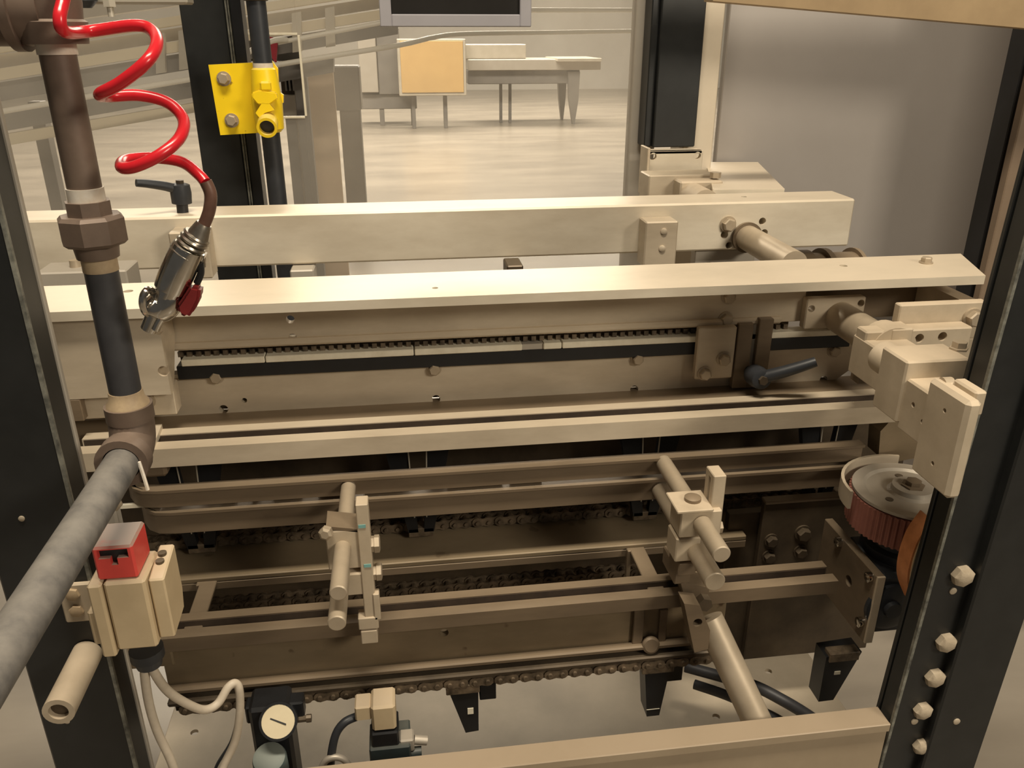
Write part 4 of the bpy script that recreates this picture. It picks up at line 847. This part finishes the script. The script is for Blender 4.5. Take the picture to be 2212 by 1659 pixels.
mb = MB(); mb.prism([at(543, 200, Y=Yw), at(560, 194, Y=Yw), at(596, 200, Y=Yw), at(600, 214, Y=Yw), at(580, 228, Y=Yw), at(556, 226, Y=Yw), at(544, 212, Y=Yw)], (0, 0.012, 0)); bmesh.ops.bevel(mb.bm, geom=mb.bm.edges[:], offset=0.002, segments=2, affect='EDGES'); part('handle', mb, 'yellow_paint', t)
mb = MB(); mb.prism([at(600, 196, Y=yv), at(612, 205, Y=yv), at(612, 222, Y=yv), at(600, 224, Y=yv)], (0, 0.008, 0)); part('stop_lug', mb, 'yellow_paint', t)
mb = MB(); mb.box(xa(560, 180, Yw), xa(583, 180, Yw), Yw, Yw + 0.03, za(570, 197, Yw), za(570, 176, Yw), 0.003); part('bonnet', mb, 'yellow_paint', t)
pp = at(578, 262, Y=yv - 0.02)
mb = MB(); mb.cyl(pp + Vector((0, 0.02, 0.004)), pp + Vector((0.002, -0.030, -0.008)), 0.017, 26, inner=0.0125); part('vent_port', mb, 'yellow_paint', t)
mb = MB(); mb.cyl(pp + Vector((0.001, -0.010, -0.003)), pp + Vector((0.001, -0.018, -0.005)), 0.0124, 20); part('bore_shade', mb, 'black_plastic', t, 'shade in the bore, put in as a black plug')  # black plug painting the shade inside the vent
mb = MB(); mb.prism([at(552, 244, Y=Yw), at(566, 222, Y=Yw), at(582, 224, Y=Yw), at(592, 238, Y=Yw), at(572, 244, Y=Yw), at(560, 254, Y=Yw)], (0, 0.014, 0)); part('lock_tab', mb, 'yellow_paint', t)
t = thing('valve_pipe', 'dark slim air pipe passing through the yellow valve', 'pipe', (xv, yv, zv(440)))
mb = MB(); mb.cyl((xv, yv, zv(140)), (xv, yv, 0.35), 0.0160, 24); part('pipe_above', mb, 'slate_plastic', t)
mb = MB(); mb.cyl((xv, yv, zv(690)), (xv, yv, zv(286)), 0.0160, 24); part('pipe_below', mb, 'slate_plastic', t)
mb = MB(); mb.cyl((xv, yv, zv(152)), (xv, yv, zv(136)), 0.0168, 24); part('thread_tape', mb, 'thread_tape', t, 'white thread tape')
mb = MB(); mb.lathe((xv, yv, zv(2)), (0, 0, 1), [(0, 0.019), (0.004, 0.022), (0.05, 0.022)], 24); part('coupling', mb, 'dark_steel', t)

# ================================================================== SAFETY SWITCH
YK = 0.655
t = thing('safety_switch', 'cream safety switch with a red head on the left front post', 'switch', at(255, 1415, Y=YK))
def k(px, py, Y=YK): return at(px, py, Y=Y)
x0, x1 = xa(212, 1270, YK), xa(312, 1270, YK); zt_, zb_ = za(262, 1258, YK), za(290, 1404, YK)
mb = MB(); mb.box(x0 + 0.004, x1 + 0.001, YK, YK + 0.05, zb_, zt_, 0.0025); part('main_cover', mb, 'cream_plastic', t)
mb = MB(); mb.box(x0 - 0.010, x0 + 0.0025, YK - 0.001, YK + 0.045, zb_ - 0.006, zt_ - 0.001, 0.002); part('side_rail', mb, 'cream_plastic', t)
mb = MB(); mb.box(x0 - 0.018, x0 - 0.0105, YK + 0.006, YK + 0.045, zb_ + 0.004, zt_ - 0.034, 0.002); part('back_rail', mb, 'cream_plastic', t)
mb = MB(); mb.prism([(x1 + 0.002, YK + 0.006, zb_ + 0.006), (x1 + 0.002, YK + 0.046, zb_ + 0.010), (x1 + 0.002, YK + 0.052, zb_ + 0.03), (x1 + 0.002, YK + 0.052, zt_ + 0.004), (x1 + 0.002, YK + 0.006, zt_ - 0.004)], (0.014, 0, 0)); bmesh.ops.bevel(mb.bm, geom=mb.bm.edges[:], offset=0.0015, segments=1, affect='EDGES'); part('side_cover', mb, 'cream_plastic', t)
for dz in (0.002, 0.004):
    mb = MB(); mb.cyl((x1 + 0.008, YK + 0.018 + dz * 5, zt_ - 0.002), (x1 + 0.008, YK + 0.018 + dz * 5, zt_ + dz), 0.004, 14); part('cover_screw', mb, 'dark_steel', t)
hx0, hx1 = xa(212, 1256, YK + 0.004), xa(300, 1252, YK + 0.004); hz1 = za(250, 1181, YK + 0.004)
mb = MB(); mb.box(hx0, hx1, YK + 0.004, YK + 0.046, zt_ + 0.0005, hz1, 0.002); hd = part('red_head', mb, 'bright_red_plastic', t, 'red actuator head')
xm_ = (hx0 + hx1) / 2
cut(hd, [], [(xm_ - 0.013, xm_ + 0.013, YK - 0.01, YK + 0.036, hz1 - 0.012, hz1 - 0.003), (xm_ - 0.003, xm_ + 0.003, YK - 0.01, YK + 0.036, hz1 - 0.019, hz1 - 0.011)])
mb = MB(); mb.box(xm_ - 0.0128, xm_ + 0.0128, YK + 0.009, YK + 0.036, hz1 - 0.0188, hz1 - 0.0032, 0); part('slot_shade', mb, 'black_plastic', hd, 'shade inside the key slot, put in as black')  # black block painting the shade deep in the slot
mb = MB(); mb.box(xa(130, 1300, 0.714), xa(215, 1300, 0.714), 0.714, 0.7195, za(165, 1345, 0.714), za(165, 1262, 0.714), 0.002); part('mounting_plate', mb, 'cast_block', t)
for q in ((157, 1283), (166, 1318)):
    mb = MB(); p = at(*q, Y=0.714); mb.lathe(p, (0, -1, 0), [(0, 0.007), (0.003, 0.0068), (0.004, 0.004)], 6); part('plate_bolt', mb, 'brass', t)
mb = MB(); mb.box(x0, x1, YK + 0.05, 0.719, zb_ + 0.02, zb_ + 0.06, 0.001); part('standoff', mb, 'frame_strip', t)
gx = xa(318, 1412, YK + 0.025); gz = za(318, 1400, YK + 0.025)
mb = MB(); mb.lathe((gx, YK + 0.025, gz), (0, 0, -1), [(0, 0.016), (0.010, 0.016), (0.012, 0.013), (0.020, 0.012)], 20); part('cable_gland', mb, 'slate_plastic', t)
# stub bolt
q = at(190, 1408, Y=0.72); q2 = at(163, 1478, Y=0.655)
t = thing('stub_bolt', 'dusty round stub sticking out of the left front post', 'bolt', q)
e = Vector((q.x, 0.638, q.z)); mb = MB(); mb.cyl((q.x, 0.719, q.z), e, 0.0145, 24, inner=0.009); part('sleeve', mb, 'cast_block', t)
mb = MB(); mb.cyl((q.x, 0.719, q.z), (q.x, 0.644, q.z), 0.0088, 18); part('core', mb, 'dark_steel', t)
# cables
def cable(label, pts, r, m, grp=None):
    P = [at(a, b2, Y=c_) for a, b2, c_ in pts]; mb = MB(); mb.tube(P, r, 12, 7); return one('cable', mb, m, label, 'cable', grp)
cable('pale cable hanging straight down from the safety switch', [(312, 1420, .68), (313, 1460, .68), (322, 1520, .68), (340, 1580, .68), (368, 1640, .68), (385, 1690, .68)], 0.0045, 'white_cable')
cable('pale cable looping right from the safety switch', [(325, 1425, .68), (335, 1455, .68), (362, 1492, .69), (400, 1518, .70), (440, 1533, .71), (470, 1520, .72), (492, 1486, .73), (508, 1476, .735), (517, 1492, .735), (518, 1540, .735), (508, 1600, .735), (485, 1650, .73), (470, 1690, .72)], 0.0046, 'white_cable')

# ================================================================== PNEUMATICS IN THE PAN
t = thing('air_regulator', 'black air regulator with a round gauge and blue knob', 'regulator', at(590, 1700, Y=0.78))
def gp(px, py, Y=0.78): return at(px, py, Y=Y)
q = gp(598, 1560)
mb = MB(); mb.box(xa(545, 1600, .79), xa(632, 1600, .79), 0.79, 0.83, za(590, 1720, .79), za(590, 1530, .79), 0.004); part('body', mb, 'black_plastic', t)
mb = MB(); mb.box(xa(528, 1535, .80), xa(656, 1535, .80), 0.80, 0.82, za(590, 1560, .80), za(590, 1524, .80), 0.002); part('bracket', mb, 'black_plastic', t)
q3 = gp(662, 1552, .80); mb = MB(); mb.cyl((q3.x - .02, .80, q3.z), (q3.x, .80, q3.z), 0.004, 10); mb.lathe((q3.x, .80, q3.z), (1, 0, 0), [(0, .005), (.006, .005)], 8); part('nipple', mb, 'dark_steel', t)
ax = Vector((0.05, -0.8, 0.60)).normalized()
mb = MB(); mb.lathe(q + Vector((0, 0.022, -0.016)), ax, [(0, 0.016), (0.006, 0.022), (0.022, 0.0225), (0.026, 0.0225), (0.026, 0.0195), (0.024, 0.0195)], 32); gz_ = part('gauge', mb, 'black_plastic', t)
mb = MB(); gc = q + Vector((0, 0.022, -0.016)) + ax * 0.0245; mb.cyl(gc, gc + ax * 0.0008, 0.0195, 32); part('dial', mb, 'gauge_face', gz_, 'cream gauge dial')
u_ = ax.cross(Vector((1, 0, 0))).normalized(); r_ = Vector((1, 0, 0)); dn = (r_ + u_ * -0.45).normalized()
s_ = gc + ax * 0.0014; mb = MB(); mb.tube([s_ - dn * 0.010, s_ + dn * 0.010], 0.0009, 6, 0); part('needle', mb, 'slate_plastic', gz_)
q = gp(580, 1652, .765)
mb = MB(); mb.lathe(q + Vector((0, 0.02, -0.03)), (0, -0.35, 0.94), [(0, 0.019), (0.03, 0.0205), (0.036, 0.019), (0.038, 0.014)], 28); part('knob', mb, 'blue_knob', t, 'blue adjusting knob')
t = thing('solenoid_valve', 'small solenoid valve with a cream coil and dark base', 'valve', at(845, 1650, Y=0.78))
mb = MB(); mb.box(xa(802, 1550, .78), xa(855, 1550, .78), .78, .815, za(830, 1580, .78), za(830, 1527, .78), 0.003); part('coil', mb, 'cream_plastic', t)
mb = MB(); mb.box(xa(767, 1550, .785), xa(803, 1550, .785), .785, .81, za(785, 1558, .785), za(785, 1528, .785), 0.002); part('plug', mb, 'cream_plastic', t)
mb = MB(); q = at(829, 1516, Y=.797); mb.cyl((q.x, .797, za(829, 1528, .797)), (q.x, .797, za(829, 1505, .797)), 0.008, 18); part('stem_nut', mb, 'black_plastic', t)
mb = MB(); mb.box(xa(802, 1600, .778), xa(862, 1600, .778), .778, .815, za(830, 1614, .778), za(830, 1584, .778), 0.002); part('spool_block', mb, 'black_plastic', t)
mb = MB(); mb.box(xa(798, 1630, .775), xa(888, 1630, .775), .775, .82, za(830, 1680, .775), za(830, 1617, .775), 0.002); part('base', mb, 'teal_plastic', t)
mb = MB(); q = at(884, 1600, Y=.785); mb.box(q.x - .012, q.x + .006, .78, .80, q.z - .014, q.z + .006, .002); mb.cyl((q.x + .006, .79, q.z - .004), (q.x + .022, .79, q.z - .008), .006, 12); part('fitting', mb, 'pulley_metal', t)
mb = MB(); q = at(897, 1625, Y=.785); mb.cyl((q.x - .012, .785, q.z), (q.x + .008, .785, q.z), .007, 14); part('silencer', mb, 'teal_plastic', t)
cable('dark cable curving down from the solenoid valve plug', [(770, 1548, .797), (745, 1560, .79), (726, 1585, .785), (716, 1630, .78), (712, 1690, .78)], 0.0052, 'slate_plastic')
cable('grey tube arching beside the solenoid valve', [(690, 1668, .775), (705, 1642, .775), (730, 1636, .775), (750, 1648, .775), (758, 1680, .775)], 0.0042, 'pulley_metal')
cable('upper black hose lying beside the thick support tube', [(1480, 1440, .95), (1560, 1462, .92), (1630, 1482, .88), (1690, 1512, .85), (1745, 1545, .83), (1800, 1585, .81)], 0.0085, 'black_pipe')
cable('lower black hose lying beside the thick support tube', [(1500, 1478, .93), (1570, 1502, .90), (1640, 1534, .87), (1700, 1566, .85), (1760, 1610, .83)], 0.0075, 'black_pipe')
cable('thin dark wire hanging over the pan at the left', [(515, 1540, .80), (500, 1600, .80), (470, 1650, .80), (455, 1690, .80)], 0.002, 'slate_plastic')
# end fittings at the left of the guide bars
t = thing('bar_support', 'grey support arm behind the red switch head', 'arm', at(235, 1140, Y=0.93))
mb = MB(); mb.box(xa(205, 1110, .93), xa(250, 1110, .93), .93, .95, za(220, 1190, .93), za(220, 1075, .93), 0.003); part('arm', mb, 'frame_strip', t)
q = at(245, 1085, Y=.925); mb = MB(); mb.lathe(q, (0.4, -1, 0), [(0, .010), (.006, .010), (.008, .006)], 6); part('nut', mb, 'rod_steel', t)
mb = MB(); mb.box(xa(300, 1000, 0.95), xa(355, 1000, 0.95), 0.952, 0.99, za(300, 1035, .952), za(300, 998, .952), 0.004); one('bar_shoe', mb, 'oiled_steel', 'brown shoe under the left end of the bright slotted rail', 'shoe')

# ================================================================== BEYOND THE PANES
def P(px, py, D): return at(px, py, Y=D)
def gbox(name, label, cat, px0, px1, py0, py1, D, depth, m, group=None, bev=0.004):
    a, b2 = P(px0, py0, D), P(px1, py1, D); mb = MB(); mb.box(a.x, b2.x, D, D + depth, b2.z, a.z, bev); return one(name, mb, m, label, cat, group)
# grey column on the floor with a wider head
t = thing('machine_column', 'grey column standing on the floor behind the pane', 'column', (P(755, 300, 6.4).x, 6.4, FL))
a = P(722, 145, 6.4)
mb = MB(); mb.box(xa(738, 300, 6.4), xa(782, 300, 6.4), 6.4, 6.6, FL, za(750, 236, 6.4), 0.01); part('shaft', mb, 'conveyor_grey', t)
mb = MB(); mb.box(xa(720, 180, 6.4), xa(778, 180, 6.4), 6.36, 6.64, za(750, 238, 6.4), za(750, 142, 6.4), 0.01); part('head', mb, 'conveyor_grey', t)
# tan cabinet
t = thing('control_cabinet', 'tan control cabinet with a pale rim behind the pane', 'cabinet', (P(934, 205, 14.0).x, 14.0, za(934, 205, 14.0)))
mb = MB(); mb.box(xa(860, 150, 14.0), xa(1007, 150, 14.0), 14.0, 14.6, za(934, 207, 14.0), za(934, 84, 14.0), 0.01); part('body', mb, 'pale_steel', t)
mb = MB(); mb.box(xa(866, 150, 14.0), xa(1001, 150, 14.0), 13.98, 14.0, za(934, 200, 14.0), za(934, 88, 14.0), 0.006); part('door', mb, 'cabinet_tan', t)
for px in (893, 962):
    mb = MB(); mb.box(xa(px - 4, 230, 14.2), xa(px + 4, 230, 14.2), 14.15, 14.3, FL, za(934, 207, 14.2), 0.004); part('leg', mb, 'conveyor_grey', t)
# grey cabinet machine left of it with dark gap
t = thing('grey_machine', 'dark grey machine body left of the tan cabinet', 'machine', (P(820, 260, 14.6).x, 14.6, FL))
mb = MB(); mb.box(xa(776, 150, 14.6), xa(815, 150, 14.6), 14.6, 15.4, za(800, 200, 14.6), za(800, 70, 14.6), 0.01); part('side_box', mb, 'frame_strip', t)
mb = MB(); mb.box(xa(816, 150, 14.65), xa(866, 150, 14.65), 14.65, 15.4, za(800, 205, 14.6), za(800, 60, 14.6), 0.01); part('main_box', mb, 'conveyor_grey', t)
mb = MB(); mb.box(xa(776, 215, 14.7), xa(900, 215, 14.7), 14.7, 15.4, za(800, 236, 14.7), za(800, 204, 14.7), 0.01); part('skirt', mb, 'conveyor_grey', t)
for px in (825, 893):
    mb = MB(); mb.box(xa(px - 5, 245, 14.7), xa(px + 5, 245, 14.7), 14.72, 14.9, FL, za(800, 236, 14.7), 0.004); part('leg', mb, 'conveyor_grey', t)
# flat conveyor table with tapered legs
DC = 14.5
t = thing('conveyor_table', 'long grey conveyor table on tapered legs across the hall', 'table', (P(1150, 250, DC).x, DC, FL))
mb = MB(); mb.box(xa(1012, 140, DC), xa(1298, 140, DC), DC, DC + 1.0, za(1150, 152, DC), za(1150, 128, DC), 0.01); part('bed', mb, 'frame_strip', t)
mb = MB(); mb.box(xa(1012, 160, DC), xa(1255, 160, DC), DC + .1, DC + .9, za(1150, 182, DC), za(1150, 152, DC), 0.01); part('underframe', mb, 'conveyor_grey', t)
mb = MB(); mb.box(xa(1205, 125, DC - .2), xa(1300, 125, DC - .2), DC - .2, DC + 1.0, za(1250, 133, DC - .2), za(1250, 126, DC - .2), 0.005); part('end_shelf', mb, 'pale_steel', t)
mb = MB(); mb.box(xa(1008, 108, DC), xa(1140, 108, DC), DC + .2, DC + .8, za(1080, 128, DC), za(1080, 96, DC), 0.01); part('cover_box', mb, 'pale_steel', t)
for px, w_ in ((1215, 20), (1240, 26)):
    yy = DC if px == 1240 else DC + .8
    zt2 = za(px, 155, yy)
    mb = MB(); mb.prism([(xa(px - w_ / 2, 160, yy), yy, zt2), (xa(px + w_ / 2, 160, yy), yy, zt2), (xa(px + w_ / 2 - 3, 200, yy), yy, zt2 - .45), (xa(px + 2, 240, yy), yy, FL), (xa(px - 2, 240, yy), yy, FL), (xa(px - w_ / 2 + 3, 200, yy), yy, zt2 - .45)], (0, 0.12, 0)); part('leg', mb, 'conveyor_grey', t)
for px in (1082, 1102):
    mb = MB(); mb.box(xa(px - 3, 190, DC + .4), xa(px + 3, 190, DC + .4), DC + .4, DC + .46, FL, za(px, 182, DC + .4), 0.002); part('leg', mb, 'conveyor_grey', t)
# white guard rails
def rail(label, pts, r=0.014, post=None):
    mb = MB(); mb.tube([P(*q) for q in pts], r, 12, 4)
    if post is not None: q = P(*pts[post]); mb.cyl(q, (q.x, q.y, FL), r, 12)
    return one('guard_rail', mb, 'white_pipe', label, 'rail', 'white guard rails of the conveyor')
rail('white guard rail bending across the pane above the tan cabinet', [(-60, 252, 4.2), (300, 190, 4.25), (690, 125, 4.3), (860, 98, 4.4), (940, 80, 4.6), (1010, 73, 4.8), (1200, 70, 5.2), (1372, 67, 5.6), (1480, 66, 5.9)], 0.0125, -1)
rail('upper white guard rail right of the monitor', [(1100, 22, 5.0), (1250, 22, 5.3), (1372, 22, 5.6), (1500, 22, 5.95)], 0.0135, -1)
rail('upper white guard rail left of the monitor', [(600, 92, 4.3), (700, 73, 4.35), (860, 42, 4.4)], 0.011)
rail('short white guard rail through the square opening', [(515, 130, 4.2), (545, 108, 4.2), (590, 88, 4.25), (620, 86, 4.3)], 0.012)
# inclined conveyor behind the left pane
t = thing('inclined_conveyor', 'cream and grey inclined conveyor seen through the left pane', 'conveyor', (P(200, 220, 4.5).x, 4.5, FL))
for (y0, y1, h, m, D) in ((30, -60, 34, 'frame_strip', 4.6), (92, -14, 22, 'conveyor_cream', 4.5), (118, 12, 30, 'frame_strip', 4.62), (148, 40, 26, 'conveyor_cream', 4.5), (178, 66, 42, 'conveyor_grey', 4.55), (246, 128, 40, 'conveyor_grey', 4.6), (292, 176, 26, 'conveyor_cream', 4.5)):
    xR = 860 if y0 < 240 else 720
    sl2 = (y1 - y0) / 700.0
    a, b2 = (-60, y0 - 60 * -sl2 * -1 if False else y0 - sl2 * 60), (xR, y0 + sl2 * xR)
    if y0 > 240: b2 = (430 if y0 > 270 else 720, y0 + sl2 * (430 if y0 > 270 else 720))
    mb = MB(); mb.prism([P(a[0], a[1], D), P(b2[0], b2[1], D), P(b2[0], b2[1] + h * .8, D), P(a[0], a[1] + h, D)], (0, 0.10, 0)); part('side_rail', mb, m, t)
for px in (345, 395, 640, 712):
    y_ = 190 - px * 0.155
    mb = MB(); mb.prism([P(px - 10, y_ - 62, 4.46), P(px + 10, y_ - 66, 4.46), P(px + 12, y_ + 20, 4.46), P(px - 8, y_ + 23, 4.46)], (0, 0.03, 0)); part('strut', mb, 'pale_steel', t)
for px in (90, 660):
    mb = MB(); mb.box(xa(px - 14, 300, 4.7), xa(px + 14, 300, 4.7), 4.7, 4.78, FL, za(px, 230 - px * .12, 4.7), 0.004); part('leg', mb, 'conveyor_grey', t)
# peach board and dark gear seen beside/through the opening
a, b2 = P(642, 130, 5.2), P(730, 290, 5.2); mb = MB(); mb.box(a.x, b2.x, 5.2, 5.25, FL, a.z, 0.004); one('standing_board', mb, 'peach_board', 'peach coloured board standing behind the square opening', 'board')
gbox('guide_cover', 'grey cover box seen through the square opening', 'cover', 512, 648, 82, 132, 4.7, 0.1, 'conveyor_grey')
t = thing('motor_unit', 'dark finned motor seen through the square opening', 'motor', (P(625, 230, 4.9).x, 4.9, FL))
mb = MB(); mb.box(xa(604, 180, 4.9), xa(645, 180, 4.9), 4.95, 5.1, za(620, 250, 4.9), za(620, 133, 4.9), 0.004); part('body', mb, 'dark_steel', t)
for px in (618, 626, 634, 641):
    mb = MB(); mb.box(xa(px - 2, 180, 4.9), xa(px + 2, 180, 4.9), 4.88, 4.95, za(620, 196, 4.9), za(620, 138, 4.9), 0.002); part('fin', mb, 'conveyor_grey', t)
mb = MB(); mb.box(xa(606, 225, 4.9), xa(645, 225, 4.9), 4.88, 4.95, za(620, 250, 4.9), za(620, 205, 4.9), 0.004); part('terminal_box', mb, 'frame_strip', t)
mb = MB(); mb.box(xa(612, 250, 4.9), xa(636, 250, 4.9), 4.97, 5.05, FL, za(620, 250, 4.9), 0.004); part('pedestal', mb, 'conveyor_grey', t)
a = [P(577, 78, 4.46), P(600, 84, 4.46), P(596, 138, 4.46), P(578, 112, 4.46)]
mb = MB(); mb.prism(a, (0, 0.03, 0)); one('red_flag', mb, 'flag_red', 'dark red plate beside the valve pipe in the square opening', 'plate')
# overhead dark fitting top left of the pane
t = thing('overhead_fitting', 'dark overhead fitting with a hanging bolt above the red hose', 'fitting', P(200, 10, 1.5))
mb = MB(); mb.box(xa(-60, -20, 1.5), xa(400, -30, 1.5), 1.5, 1.55, za(200, 8, 1.5), za(200, -60, 1.5), 0.003); part('bar', mb, 'frame_strip', t)
mb = MB(); q = P(178, 2, 1.48); mb.lathe(q + Vector((0, 0, .03)), (0, 0, -1), [(0, .022), (.03, .022), (.040, .012)], 20); part('knob', mb, 'slate_plastic', t)
mb = MB(); q = P(236, 6, 1.48); mb.hexa(q + Vector((0, 0, .012)), q + Vector((0, 0, -.006)), .010); mb.cyl(q, q + Vector((0, 0, -.020)), .005, 12); part('hanging_bolt', mb, 'pale_steel', t)
